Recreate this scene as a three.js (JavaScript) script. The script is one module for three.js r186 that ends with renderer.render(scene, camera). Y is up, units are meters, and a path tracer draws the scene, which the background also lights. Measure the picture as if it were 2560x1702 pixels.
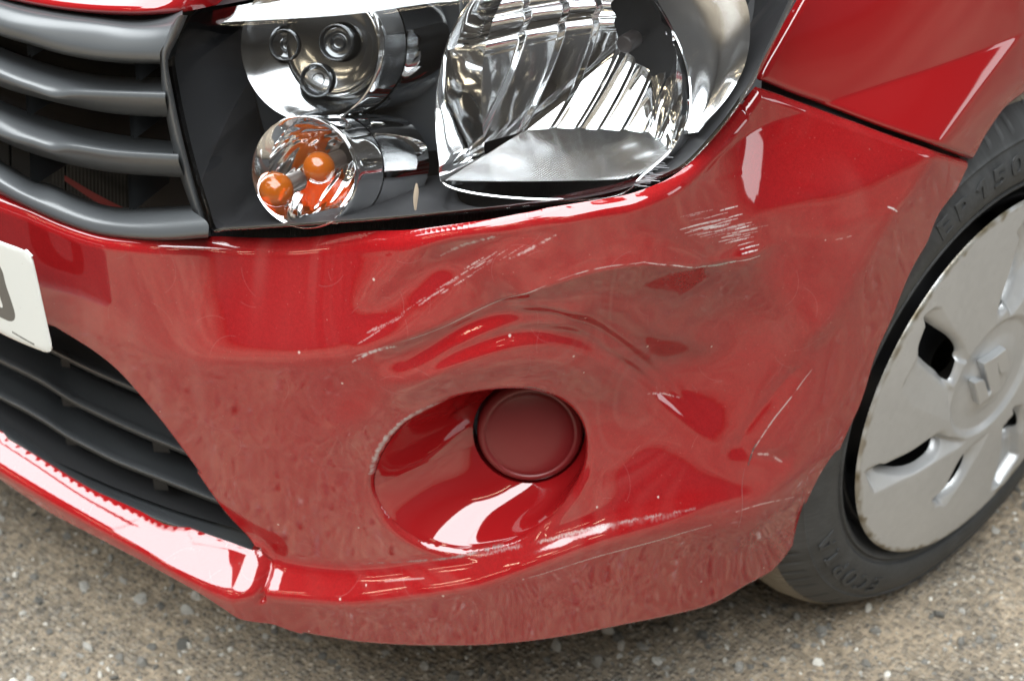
import * as THREE from 'three';
import { mergeGeometries } from 'three/addons/utils/BufferGeometryUtils.js';
import { TextGeometry } from 'three/addons/geometries/TextGeometry.js';
import { FontLoader } from 'three/addons/loaders/FontLoader.js';
import { RectAreaLightUniformsLib } from 'three/addons/lights/RectAreaLightUniformsLib.js';
import { RoundedBoxGeometry } from 'three/addons/geometries/RoundedBoxGeometry.js';

// ------------------------------------------------------------------ camera, light, exposure
RectAreaLightUniformsLib.init();
const scene = new THREE.Scene();
scene.background = new THREE.Color(0, 0, 0);
const V = (x, y, z) => new THREE.Vector3(x, y, z);
const CAM = V(1.3388, 1.3625, 0.6105), YAW = -0.7329, PITCH = 0.6417, ROLL = -0.0406, F = 4531.6, W = 2560, H = 1702;
const camF = V(Math.sin(YAW) * Math.cos(PITCH), -Math.sin(PITCH), -Math.cos(YAW) * Math.cos(PITCH));
const r0 = V(Math.cos(YAW), 0, Math.sin(YAW)), u0 = r0.clone().cross(camF);
const camR = r0.clone().multiplyScalar(Math.cos(ROLL)).addScaledVector(u0, Math.sin(ROLL));
const camU = r0.clone().multiplyScalar(-Math.sin(ROLL)).addScaledVector(u0, Math.cos(ROLL));
const camera = new THREE.PerspectiveCamera(2 * Math.atan(H / 2 / F) * 180 / Math.PI, W / H, 0.05, 200);
camera.position.copy(CAM);
camera.quaternion.setFromRotationMatrix(new THREE.Matrix4().makeBasis(camR, camU, camF.clone().negate()));
camera.focus = 1.36;
camera.userData.fStop = 7.5;
const renderer = new THREE.WebGLRenderer({ antialias: true });
renderer.toneMapping = THREE.LinearToneMapping;
renderer.toneMappingExposure = 1.15;
renderer.shadowMap.enabled = true;

const ROOF = 5.0;
const UNSEEN_SKYLIGHTS = [ // out-of-view bright roof panels: x, z, width along x, width along z
  [-2.9, 0.6, 4.8, 3.8], [1.912, 1.5, 4.8, 5.0]];
const SKY_L = 6.8, SKY_C = [0.93, 0.98, 1.0];
const TUBE_L = 26, TUBE_C = [1.0, 0.84, 0.58];

// ------------------------------------------------------------------ helpers
const smooth = (a, b, x) => { const t = Math.min(1, Math.max(0, (x - a) / (b - a))); return t * t * (3 - 2 * t); };
const softplus = (x, w) => x > 20 * w ? x : w * Math.log1p(Math.exp(x / w));
const lerp = (a, b, t) => a + (b - a) * t;
let seed = 12345;
const rnd = () => { seed = (seed * 1664525 + 1013904223) >>> 0; return seed / 4294967296; };
function hash2(i, j) { let h = (i * 374761393 + j * 668265263) | 0; h = Math.imul(h ^ (h >>> 13), 1274126177); return ((h ^ (h >>> 16)) >>> 0) / 4294967296; }
function vnoise(x, y) {
  const i = Math.floor(x), j = Math.floor(y), fx = x - i, fy = y - j, ux = fx * fx * fx * (fx * (fx * 6 - 15) + 10), uy = fy * fy * fy * (fy * (fy * 6 - 15) + 10);
  return lerp(lerp(hash2(i, j), hash2(i + 1, j), ux), lerp(hash2(i, j + 1), hash2(i + 1, j + 1), ux), uy) * 2 - 1;
}
// sorted table lookup (piecewise cubic through points, flat ends)
function table(pts) {
  const p = pts.slice().sort((a, b) => a[0] - b[0]);
  const n = p.length, m = new Array(n);
  for (let i = 0; i < n; i++) { const a = p[Math.max(0, i - 1)], b = p[Math.min(n - 1, i + 1)]; m[i] = b[0] > a[0] ? (b[1] - a[1]) / (b[0] - a[0]) : 0; }
  return x => {
    if (x <= p[0][0]) return p[0][1];
    if (x >= p[n - 1][0]) return p[n - 1][1];
    let k = 0; while (x > p[k + 1][0]) k++;
    const h = p[k + 1][0] - p[k][0]; if (h < 1e-9) return p[k][1];
    const t = (x - p[k][0]) / h, t2 = t * t, t3 = t2 * t;
    return (2 * t3 - 3 * t2 + 1) * p[k][1] + (t3 - 2 * t2 + t) * h * m[k] + (-2 * t3 + 3 * t2) * p[k + 1][1] + (t3 - t2) * h * m[k + 1];
  };
}
const rayDir = (px, py) => camF.clone().addScaledVector(camR, (px - W / 2) / F).addScaledVector(camU, -(py - H / 2) / F);

// plan curve of the nose, car centreline at s = 0, arc length s towards the car's left
const planPts = [[0, -.02], [.2, -.035], [.4, -.082], [.55, -.147], [.65, -.22], [.715, -.31], [.755, -.43], [.775, -.56], [.782, -.75], [.785, -.95], [.786, -1.3]];
const planAll = [...planPts.slice(1, 6).map(([x, z]) => [-x, z]).reverse(), ...planPts];
const planCurve = new THREE.CatmullRomCurve3(planAll.map(([x, z]) => V(x, 0, z)), false, 'catmullrom', 0.5);
const PN = 1400, planC = [];
{
  const pts = planCurve.getPoints(PN); let s = 0, s0 = 0, best = 9;
  pts.forEach((q, i) => { if (i) s += q.distanceTo(pts[i - 1]); planC.push({ x: q.x, z: q.z, s }); if (Math.abs(q.x) < best) { best = Math.abs(q.x); s0 = s; } });
  planC.forEach((c, i) => { c.s -= s0; const a = pts[Math.max(0, i - 1)], b = pts[Math.min(PN, i + 1)], l = Math.hypot(b.x - a.x, b.z - a.z); c.nx = -(b.z - a.z) / l; c.nz = (b.x - a.x) / l; });
}
function planAt(s) {
  let lo = 0, hi = PN;
  while (hi - lo > 1) { const m = (lo + hi) >> 1; if (planC[m].s > s) hi = m; else lo = m; }
  const a = planC[lo], b = planC[hi], t = (s - a.s) / (b.s - a.s);
  return { x: lerp(a.x, b.x, t), z: lerp(a.z, b.z, t), nx: lerp(a.nx, b.nx, t), nz: lerp(a.nz, b.nz, t) };
}
function planNear(x, z) {   // closest s and signed distance outside
  let bi = 0, bd = 1e9;
  for (let i = 0; i <= PN; i += 12) { const c = planC[i], d = (c.x - x) ** 2 + (c.z - z) ** 2; if (d < bd) { bd = d; bi = i; } }
  const a0 = Math.max(0, bi - 12), b0 = Math.min(PN, bi + 12); bd = 1e9;
  for (let i = a0; i <= b0; i++) { const c = planC[i], d = (c.x - x) ** 2 + (c.z - z) ** 2; if (d < bd) { bd = d; bi = i; } }
  const c = planC[bi], ex = x - c.x, ez = z - c.z;
  return { s: c.s + (ex * c.nz - ez * c.nx), q: ex * c.nx + ez * c.nz };
}
const bodyPoint = (s, y, d) => { const c = planAt(s); return V(c.x - c.nx * d, y, c.z - c.nz * d); };
// first place where the sight line of a photo point meets the surface at depth d(s, y) behind the plan curve
function hit(px, py, d) {
  const D = rayDir(px, py), fd = typeof d === 'number' ? () => d : d;
  const f = t => { const x = CAM.x + D.x * t, y = CAM.y + D.y * t, z = CAM.z + D.z * t, n = planNear(x, z); return { v: n.q + fd(n.s, y), s: n.s, y }; };
  let t = 0.7, a = f(t);
  for (; t < 2.6; t += 0.02) {
    const b = f(t + 0.02);
    if (a.v > 0 && b.v <= 0) {
      let lo = t, hi = t + 0.02;
      for (let k = 0; k < 18; k++) { const m = (lo + hi) / 2; if (f(m).v > 0) lo = m; else hi = m; }
      const r = f((lo + hi) / 2); return [r.s, r.y];
    }
    a = b;
  }
  console.log('miss', px, py); return [0, 0];
}
const SY = (pts, d) => pts.map(p => hit(p[0], p[1], d));

// polygon signed distance, positive inside
function polySDF(poly) {
  const n = poly.length;
  let x0 = 1e9, x1 = -1e9, y0 = 1e9, y1 = -1e9; for (const [x, y] of poly) { x0 = Math.min(x0, x); x1 = Math.max(x1, x); y0 = Math.min(y0, y); y1 = Math.max(y1, y); }
  return (x, y) => {
    let d = 1e9, ins = false;
    for (let i = 0, j = n - 1; i < n; j = i++) {
      const ax = poly[j][0], ay = poly[j][1], bx = poly[i][0], by = poly[i][1], ex = bx - ax, ey = by - ay;
      let t = ((x - ax) * ex + (y - ay) * ey) / (ex * ex + ey * ey + 1e-18); t = t < 0 ? 0 : t > 1 ? 1 : t;
      const dx = x - ax - ex * t, dy = y - ay - ey * t, q = dx * dx + dy * dy; if (q < d) d = q;
      if ((ay > y) !== (by > y) && x < (bx - ax) * (y - ay) / (by - ay) + ax) ins = !ins;
    }
    return ins ? Math.sqrt(d) : -Math.sqrt(d);
  };
}
// closed or open smooth curve through 2D points
function curve2(pts, n, closed = false) {
  return new THREE.CatmullRomCurve3(pts.map(p => V(p[0], p[1], 0)), closed, 'centripetal').getPoints(n).map(q => [q.x, q.y]);
}
// distance to an open polyline, with a side sign and position along it
function polyline(pts) {
  const L = [0]; for (let i = 1; i < pts.length; i++) L.push(L[i - 1] + Math.hypot(pts[i][0] - pts[i - 1][0], pts[i][1] - pts[i - 1][1]));
  const total = L[L.length - 1];
  const f = (x, y) => {
    let best = 1e9, side = 1, along = 0;
    for (let i = 1; i < pts.length; i++) {
      const ax = pts[i - 1][0], ay = pts[i - 1][1], ex = pts[i][0] - ax, ey = pts[i][1] - ay, l2 = ex * ex + ey * ey;
      let t = ((x - ax) * ex + (y - ay) * ey) / l2; t = t < 0 ? 0 : t > 1 ? 1 : t;
      const dx = x - ax - ex * t, dy = y - ay - ey * t, q = dx * dx + dy * dy;
      if (q < best) { best = q; side = ex * (y - ay) - ey * (x - ax) >= 0 ? 1 : -1; along = (L[i - 1] + Math.sqrt(l2) * t) / total; }
    }
    return { d: Math.sqrt(best), side, t: along };
  };
  f.length_ = total; return f;
}
// sheet cut out of a (u, v) domain along sdf = 0, with a turned-in skirt along its edges
function panel({ u0, u1, v0, v1, cell, sdf, pos, skirt = 0.012, uv, edge = 0 }) {
  const nu = Math.ceil((u1 - u0) / cell), nv = Math.ceil((v1 - v0) / cell);
  const sd = new Float64Array((nu + 1) * (nv + 1));
  for (let j = 0; j <= nv; j++) for (let i = 0; i <= nu; i++) sd[j * (nu + 1) + i] = sdf(u0 + i * cell, v0 + j * cell);
  const P = [], UV = [], idx = [], vmap = new Map(), bnd = [], par = [];
  const add = (u, v) => { const e = sdf(u, v), q = pos(u, v, Math.max(0, e)); P.push(q.x, q.y, q.z); const w = uv ? uv(u, v) : [u, v]; UV.push(w[0], w[1]); par.push(u, v); return P.length / 3 - 1; };
  const node = (i, j) => { const k = j * (nu + 1) + i; let r = vmap.get(k); if (r === undefined) { r = add(u0 + i * cell, v0 + j * cell); vmap.set(k, r); } return r; };
  const cut = (ia, ja, ib, jb) => {
    let ka = ja * (nu + 1) + ia, kb = jb * (nu + 1) + ib; if (ka > kb) { [ka, kb] = [kb, ka];[ia, ib] = [ib, ia];[ja, jb] = [jb, ja]; }
    const key = 'e' + ka + '_' + kb; let r = vmap.get(key);
    if (r === undefined) { let t = sd[ka] / (sd[ka] - sd[kb]); t = Math.min(.999, Math.max(.001, t)); r = add(u0 + (ia + (ib - ia) * t) * cell, v0 + (ja + (jb - ja) * t) * cell); vmap.set(key, r); }
    return r;
  };
  const tri = (A, B, C) => {
    const T = [A, B, C], s = T.map(([i, j]) => sd[j * (nu + 1) + i] > 0), c = s[0] + s[1] + s[2];
    if (!c) return;
    if (c === 3) { idx.push(node(...A), node(...B), node(...C)); return; }
    const k = c === 1 ? s.indexOf(true) : s.indexOf(false), a = T[k], b = T[(k + 1) % 3], d = T[(k + 2) % 3];
    if (c === 1) { const p = cut(...a, ...b), q = cut(...a, ...d); idx.push(node(...a), p, q); bnd.push([p, q]); }
    else { const p = cut(...a, ...b), q = cut(...a, ...d), nb = node(...b), nd = node(...d); idx.push(p, nb, nd, p, nd, q); bnd.push([q, p]); }
  };
  for (let j = 0; j < nv; j++) for (let i = 0; i < nu; i++) {
    if ((i + j) & 1) { tri([i, j], [i + 1, j], [i + 1, j + 1]); tri([i, j], [i + 1, j + 1], [i, j + 1]); }
    else { tri([i, j], [i + 1, j], [i, j + 1]); tri([i + 1, j], [i + 1, j + 1], [i, j + 1]); }
  }
  let g = new THREE.BufferGeometry();
  g.setAttribute('position', new THREE.Float32BufferAttribute(P, 3)); g.setAttribute('uv', new THREE.Float32BufferAttribute(UV, 2)); g.setIndex(idx);
  g.computeVertexNormals();
  if (edge) { // rolled edges: normals from the surface itself, so that the grid does not show in them
    const NA = g.attributes.normal, h = .0005, at = (u, v) => pos(u, v, Math.max(0, sdf(u, v)));
    for (let i = 0; i < NA.count; i++) {
      const u = par[2 * i], v = par[2 * i + 1]; if (sdf(u, v) > edge) continue;
      const n = at(u + h, v).sub(at(u - h, v)).cross(at(u, v + h).sub(at(u, v - h))).normalize();
      if (n.x * NA.getX(i) + n.y * NA.getY(i) + n.z * NA.getZ(i) < 0) n.negate();
      NA.setXYZ(i, n.x, n.y, n.z);
    }
  }
  if (!skirt) return g;
  const N = g.attributes.normal, p2 = [], n2 = [], uv2 = [], i2 = [];
  for (const [a, b] of bnd) {
    const A = V(P[3 * a], P[3 * a + 1], P[3 * a + 2]), B = V(P[3 * b], P[3 * b + 1], P[3 * b + 2]);
    const na = V(N.getX(a), N.getY(a), N.getZ(a)), nb = V(N.getX(b), N.getY(b), N.getZ(b)), k = p2.length / 3;
    const A2 = A.clone().addScaledVector(na, -skirt), B2 = B.clone().addScaledVector(nb, -skirt), fn = B.clone().sub(A).cross(A2.clone().sub(A)).normalize().negate();
    for (const q of [A, B, B2, A2]) { p2.push(q.x, q.y, q.z); n2.push(fn.x, fn.y, fn.z); }
    for (const q of [a, b, b, a]) uv2.push(UV[2 * q], UV[2 * q + 1]);
    i2.push(k, k + 2, k + 1, k, k + 3, k + 2);
  }
  const h = new THREE.BufferGeometry();
  h.setAttribute('position', new THREE.Float32BufferAttribute(p2, 3)); h.setAttribute('normal', new THREE.Float32BufferAttribute(n2, 3)); h.setAttribute('uv', new THREE.Float32BufferAttribute(uv2, 2)); h.setIndex(i2);
  return mergeGeometries([g, h]);
}
const roll = (e, r) => e >= r ? 0 : r - Math.sqrt(Math.max(0, r * r - (r - e) * (r - e)));
// skin through rows of 3D points (each row a curve), smoothed along and across
function skin(rows, n = 80, m = 6, closed = false, across = 'centripetal') {
  const R = rows.map(r => new THREE.CatmullRomCurve3(r, closed, 'centripetal').getSpacedPoints(n));
  const P = [], UV = [], idx = []; let M = 0;
  const cols = [];
  for (let i = 0; i <= n; i++) cols.push(R.length > 2 ? new THREE.CatmullRomCurve3(R.map(r => r[i]), false, across).getPoints(m * (R.length - 1)) : Array.from({ length: m + 1 }, (_, k) => R[0][i].clone().lerp(R[1][i], k / m)));
  M = cols[0].length;
  for (let i = 0; i <= n; i++) for (let k = 0; k < M; k++) { const q = cols[i][k]; P.push(q.x, q.y, q.z); UV.push(i / n, k / (M - 1)); }
  for (let i = 0; i < n; i++) for (let k = 0; k < M - 1; k++) { const a = i * M + k, b = a + M; idx.push(a, a + 1, b, b, a + 1, b + 1); }
  const g = new THREE.BufferGeometry(); g.setAttribute('position', new THREE.Float32BufferAttribute(P, 3)); g.setAttribute('uv', new THREE.Float32BufferAttribute(UV, 2)); g.setIndex(idx); g.computeVertexNormals();
  return g;
}
function mesh(name, geo, mat, parent) { const o = new THREE.Mesh(geo, mat); o.name = name; o.castShadow = o.receiveShadow = true; parent.add(o); return o; }
function group(name, parent) { const g = new THREE.Group(); g.name = name; parent.add(g); return g; }
function tag(o, label, category, grp, kind) { o.userData.label = label; if (category) o.userData.category = category; if (grp) o.userData.group = grp; if (kind) o.userData.kind = kind; return o; }
const col = (r, g, b) => new THREE.Color().setRGB(r, g, b);
function dataTex(n, m, fn, srgb = false) {
  const a = new Uint8Array(n * m * 4);
  for (let j = 0; j < m; j++) for (let i = 0; i < n; i++) { const c = fn(i / n, j / m, i, j), k = (j * n + i) * 4; for (let q = 0; q < 3; q++) a[k + q] = Math.max(0, Math.min(255, c[q] * 255)); a[k + 3] = 255; }
  const t = new THREE.DataTexture(a, n, m); t.magFilter = t.minFilter = THREE.LinearFilter; t.wrapS = t.wrapT = THREE.RepeatWrapping; if (srgb) t.colorSpace = THREE.SRGBColorSpace; t.needsUpdate = true; return t;
}
// noise that repeats every `per` cells
function tnoise(x, y, per) {
  const i = Math.floor(x), j = Math.floor(y), fx = x - i, fy = y - j, ux = fx * fx * (3 - 2 * fx), uy = fy * fy * (3 - 2 * fy), m = k => ((k % per) + per) % per;
  return lerp(lerp(hash2(m(i), m(j)), hash2(m(i + 1), m(j)), ux), lerp(hash2(m(i), m(j + 1)), hash2(m(i + 1), m(j + 1)), ux), uy);
}

// ------------------------------------------------------------------ building: floor, and walls, roof and lights out of view
{
  // worn tarmac under dust: colour and relief
  const N = 1024, TILE = 1.3;
  const grit = (u, v) => { let best = 9, id = 0; const per = 230, x = u * per, y = v * per, i = Math.floor(x), j = Math.floor(y);
    for (let a = -1; a <= 1; a++) for (let b = -1; b <= 1; b++) { const ii = (i + a + per) % per, jj = (j + b + per) % per, h = hash2(ii + 71, jj + 13), cx = i + a + .2 + .6 * hash2(ii, jj), cy = j + b + .2 + .6 * hash2(ii + 500, jj), r = .18 + .5 * h * h, q = Math.hypot(x - cx, y - cy) / r; if (q < best) { best = q; id = h + hash2(ii + 9, jj + 77); } }
    return [best, id % 1]; };
  const hgt = new Float32Array(N * N), ids = new Float32Array(N * N), bests = new Float32Array(N * N);
  for (let j = 0; j < N; j++) for (let i = 0; i < N; i++) {
    const u = i / N, v = j / N, [b, id] = grit(u, v), k = j * N + i;
    const dust = tnoise(u * 9, v * 9, 9) * .55 + tnoise(u * 31, v * 31, 31) * .3 + tnoise(u * 90, v * 90, 90) * .15;
    bests[k] = b; ids[k] = id;
    hgt[k] = Math.max(0, 1 - b * b) * .6 * (.4 + .8 * (1 - dust)) + dust * .25 + tnoise(u * 300, v * 300, 300) * .12 + hash2(i, j) * .06;
  }
  const cm = dataTex(N, N, (u, v, i, j) => {
    const k = j * N + i, dust = tnoise(u * 9, v * 9, 9) * .5 + tnoise(u * 31, v * 31, 31) * .3 + tnoise(u * 90 + .5, v * 90, 90) * .2;
    const stone = bests[k] < 1 ? 1 : 0, cov = Math.min(1, Math.max(0, dust * 1.5 - .15)), f = .85 + .3 * (tnoise(u * 260, v * 260, 260)) * (.8 + .4 * hash2(i, j));
    const sc = ids[k] < .3 ? [.42, .40, .375] : ids[k] < .75 ? [.53, .51, .475] : ids[k] < .95 ? [.63, .60, .555] : [.76, .72, .66];
    const dc = [.635, .575, .495], bc = [.47, .435, .385];
    const g = stone ? sc : [lerp(bc[0], dc[0], cov), lerp(bc[1], dc[1], cov), lerp(bc[2], dc[2], cov)];
    const mixd = stone ? cov * .55 : 0; return [0, 1, 2].map(q => lerp(g[q], dc[q], mixd) * f);
  }, true);
  const bm = dataTex(N, N, (u, v, i, j) => { const h = hgt[j * N + i]; return [h, h, h]; });
  for (const t of [cm, bm]) t.repeat.set(1 / TILE, 1 / TILE);
  const gm = new THREE.MeshStandardMaterial({ map: cm, bumpMap: bm, bumpScale: 0.006, roughness: .95, vertexColors: true });
  const R = 12, g = new THREE.PlaneGeometry(2 * R, 2 * R, 400, 400); g.rotateX(-Math.PI / 2);
  { // random lighter and darker patches, centimetres to metres wide
    const p = g.attributes.position, c = new Float32Array(p.count * 3);
    for (let i = 0; i < p.count; i++) { const x = p.getX(i), z = p.getZ(i), k = 1 + .2 * vnoise(x * 1.3 + 5, z * 1.3) + .18 * vnoise(x * 3.1 + 2 * vnoise(x, z), z * 3.1 + 30) + .05 * vnoise(x * 7, z * 7); c[3 * i] = Math.min(1.3, k); c[3 * i + 1] = Math.min(1.3, k) * .985; c[3 * i + 2] = Math.min(1.3, k) * .965; }
    g.setAttribute('color', new THREE.BufferAttribute(c, 3));
  }
  const uv = g.attributes.uv; for (let i = 0; i < uv.count; i++) uv.setXY(i, g.attributes.position.getX(i), g.attributes.position.getZ(i));
  const o = mesh('ground', g, gm, scene); tag(o, 'rough grey brown tarmac with loose grit under the car', 'ground', null, 'structure');
}
{
  const wallM = new THREE.MeshStandardMaterial({ color: col(.30, .30, .31), roughness: .85 }), roofM = new THREE.MeshStandardMaterial({ color: col(.34, .34, .35), roughness: .85 });  // walls and roof out of view, greys set for reflections and bounce on the car
  const R = 12, T = .2;
  const wall = (name, w, h, d, x, y, z, m, label) => { const o = mesh(name, new THREE.BoxGeometry(w, h, d), m, scene); o.position.set(x, y, z); tag(o, label, 'wall', null, 'structure'); };
  wall('unseen_wall_front', 2 * R, ROOF + 1, T, 0, (ROOF + 1) / 2 - .3, R + T / 2, wallM, 'unseen workshop wall facing the car, out of view, mirrored in paint and chrome');
  wall('unseen_wall_back', 2 * R, ROOF + 1, T, 0, (ROOF + 1) / 2 - .3, -R - T / 2, wallM, 'unseen workshop wall behind the car, out of view, closing the room');
  wall('unseen_wall_right', T, ROOF + 1, 2 * R, R + T / 2, (ROOF + 1) / 2 - .3, 0, wallM, 'unseen workshop wall beside the wheel, out of view, mirrored in the paint');
  wall('unseen_wall_left', T, ROOF + 1, 2 * R, -R - T / 2, (ROOF + 1) / 2 - .3, 0, wallM, 'unseen workshop wall on the far side, out of view, closing the room');
  // out-of-view roof sheet, open where the bright panels sit
  const sh = new THREE.Shape([[-R, -R], [R, -R], [R, R], [-R, R]].map(p => new THREE.Vector2(...p)));
  for (const [x, z, a, b] of UNSEEN_SKYLIGHTS) sh.holes.push(new THREE.Path([[x - a / 2, z - b / 2], [x - a / 2, z + b / 2], [x + a / 2, z + b / 2], [x + a / 2, z - b / 2]].map(([p, q]) => new THREE.Vector2(p, q))));
  const rg = new THREE.ExtrudeGeometry(sh, { depth: .12, bevelEnabled: false }); rg.rotateX(Math.PI / 2); rg.translate(0, ROOF + .12, 0);
  tag(mesh('roof', rg, roofM, scene), 'unseen grey workshop roof, out of view, with openings for the bright panels', 'roof', null, 'structure');
  const glow = new THREE.MeshStandardMaterial({ color: 0x000000, emissive: col(...SKY_C), emissiveIntensity: 2 });
  UNSEEN_SKYLIGHTS.forEach(([x, z, a, b], i) => {
    const t = group('unseen_rooflight' + (i ? '_' + String(i).padStart(3, '0') : ''), scene); t.position.set(x, ROOF + .06, z);
    tag(t, ['unseen bright roof panel, out of view, lighting the bonnet and grille side of the car', 'longer unseen roof panel, out of view, lighting the headlight and the bumper front'][i], 'unseen_rooflight', 'unseen rooflights in the workshop roof');
    const p = mesh('diffuser_panel', new THREE.BoxGeometry(a - .01, .02, b - .01), glow, t);
    const l = new THREE.RectAreaLight(col(...SKY_C), SKY_L, a, b); l.position.set(0, -.03, 0); l.rotation.x = -Math.PI / 2; t.add(l);  // out of view, placed to whiten upward faces and light the car
  });
  { // unseen bright opening in the side wall, placed for the highlight on the wing
    const t = group('unseen_doorway', scene); t.position.set(R - .03, 1.7, -8.6); t.rotation.y = -Math.PI / 2;
    tag(t, 'unseen bright opening in the side wall, out of view, lighting the front wing', 'unseen_doorway');
    mesh('unseen_glow_panel', new THREE.BoxGeometry(4.2, 3.6, .02), glow, t);
    for (const s of [-1, 1]) mesh('unseen_jamb', new THREE.BoxGeometry(.12, 3.8, .1), roofM, t).position.set(s * 2.17, 0, 0);
    const l = new THREE.RectAreaLight(col(...SKY_C), SKY_L * .13, 4.1, 3.5); l.position.set(0, 0, .03); l.rotation.y = Math.PI; t.add(l);
  }
  const tube = new THREE.MeshStandardMaterial({ color: 0x000000, emissive: col(...TUBE_C), emissiveIntensity: 3 }), fit = new THREE.MeshStandardMaterial({ color: col(.6, .6, .6), roughness: .5 });
  let k = 0;
  for (const z of [4.7, 6.6]) for (const x of [-3.4, -.6, 2.2, 5]) {
    const t = group('strip_light' + (k ? '_' + String(k).padStart(3, '0') : ''), scene); k++; t.position.set(x, ROOF - .35, z);
    tag(t, 'twin tube strip light hanging under the workshop roof', 'strip light', 'strip lights under the workshop roof');
    mesh('fitting', new THREE.BoxGeometry(1.6, .05, .2), fit, t).position.y = .05;
    for (const s of [-1, 1]) { const c = mesh('tube', new THREE.CylinderGeometry(.016, .016, 1.5, 10), tube, t); c.rotation.z = Math.PI / 2; c.position.z = s * .06; }
    const l = new THREE.RectAreaLight(col(...TUBE_C), TUBE_L, 1.5, .06); l.position.y = -.03; l.rotation.x = -Math.PI / 2; t.add(l);
  }
}
// ------------------------------------------------------------------ materials of the car
const M = {};
M.black = new THREE.MeshStandardMaterial({ color: col(.012, .012, .013), roughness: .8 });
M.trim = new THREE.MeshPhysicalMaterial({ color: col(.066, .07, .074), roughness: .33, ior: 1.7 });
M.gloss = new THREE.MeshStandardMaterial({ color: col(.02, .021, .023), roughness: .25 });
M.chrome = new THREE.MeshStandardMaterial({ color: col(.86, .87, .88), metalness: 1, roughness: .04 });
M.chromeSoft = new THREE.MeshStandardMaterial({ color: col(.8, .81, .82), metalness: 1, roughness: .16 });
M.bezel = new THREE.MeshStandardMaterial({ color: col(.018, .02, .023), roughness: .3 });
M.glass = new THREE.MeshPhysicalMaterial({ color: 0xffffff, transmission: 1, roughness: 0, ior: 2.0, thickness: 0 });
M.amber = new THREE.MeshPhysicalMaterial({ color: col(.62, .15, .01), roughness: .06, transmission: .5, thickness: 0, ior: 1.7 });
M.paint = new THREE.MeshPhysicalMaterial({ color: col(.25, .0072, .0088), roughness: .05, ior: 1.8 });

const car = group('hatchback_car', scene);
tag(car, 'red metallic hatchback with a dented front bumper corner and silver wheel cover', 'car');

// ------------------------------------------------------------------ body surface: depth d(s, y) behind the plan curve
const flat = .025;
const K1 = table([[.2, .46], ...SY([[480, 905], [560, 902], [900, 890], [1140, 800], [1300, 735], [1420, 690], [1520, 667], [1610, 655], [1750, 665], [1900, 630], [1990, 600], [2100, 555], [2200, 505]], .02), [1.2, .6]]);
const K1slope = table([[.2, .06], [.33, .08], [.41, .40], [.50, .40], [.58, .14], [.64, .03], [.78, .03], [.88, .12], [.95, .13], [1.2, .13]]);
const FL = table(SY([[2560, 89], [2450, 235], [2349, 370], [2300, 450], [2246, 531], [2170, 670], [2110, 790], [2060, 900]], .025).map(([s, y]) => [y, s]));
const YL = table(SY([[0, 1130], [127, 1206], [254, 1278], [382, 1350], [466, 1405], [572, 1465], [649, 1488], [683, 1500], [854, 1520], [1045, 1504], [1172, 1488], [1299, 1453], [1427, 1418], [1554, 1383], [1744, 1333], [1827, 1307], [1950, 1290]], .0));
const YIN = table([...SY([[0, 1085], [114, 1162], [227, 1230], [341, 1281], [454, 1323], [568, 1360], [641, 1388]], .02), ...SY([[690, 1440], [854, 1470], [1045, 1466], [1172, 1440], [1299, 1390], [1427, 1355], [1650, 1310], [1827, 1270]], .02)]);
const LIPA = table([[0, .045], [.388, .045], [.418, .028], [.5, .024], [.65, .02], [.8, .008], [.95, 0]]);
function dSmooth(s, y) {
  const a = Math.abs(s);
  let d = flat + K1slope(a) * softplus(y - K1(a), .004);
  d += .03 * softplus(K1(a) - y, .02);                                   // face tucks in downwards
  if (a > .75) d += .20 * smooth(.75, .95, a) * softplus(FL(y) - a, .005) * smooth(.36, .5, y);
  const yl = YL(a), yi = Math.max(YIN(a), yl + .012), w = .0025;
  const up = (softplus(y - yl, w) - softplus(y - yi, w * 1.6)) / (yi - yl);
  d += -LIPA(a) * (1 - up) + .12 * softplus(yl - y, .004);
  return d;
}
// damage: folds, dents and ridges pushed into the bumper corner (metres; lines traced on the undamaged surface)
const sy = pts => curve2(SY(pts, (s, y) => dSmooth(s, y)), 40);
const line = pts => polyline(sy(pts));
const P0 = (x, y) => hit(x, y, dSmooth);
const blob = (x, y, rs, ry, ang, depth) => { const [cs, cy] = P0(x, y), c = Math.cos(ang), n = Math.sin(ang); return (s, v) => { const a = s - cs, b = v - cy, p = (a * c + b * n) / rs, q = (-a * n + b * c) / ry, e = p * p + q * q; return e > 12 ? 0 : depth * Math.exp(-e); }; };
const ridge = (pts, w, amp, sharp = false, w2 = w, fd = .18) => { const f = line(pts); return (s, v) => { const q = f(s, v), ww = q.side > 0 ? w : w2; if (q.d > 4 * ww) return 0; const fade = smooth(0, fd, q.t) * smooth(1, 1 - fd, q.t); return amp * fade * (sharp ? Math.exp(-Math.sqrt(q.d * q.d + 1.4e-6) / ww) : Math.exp(-((q.d / ww) ** 2))); }; };
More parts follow.
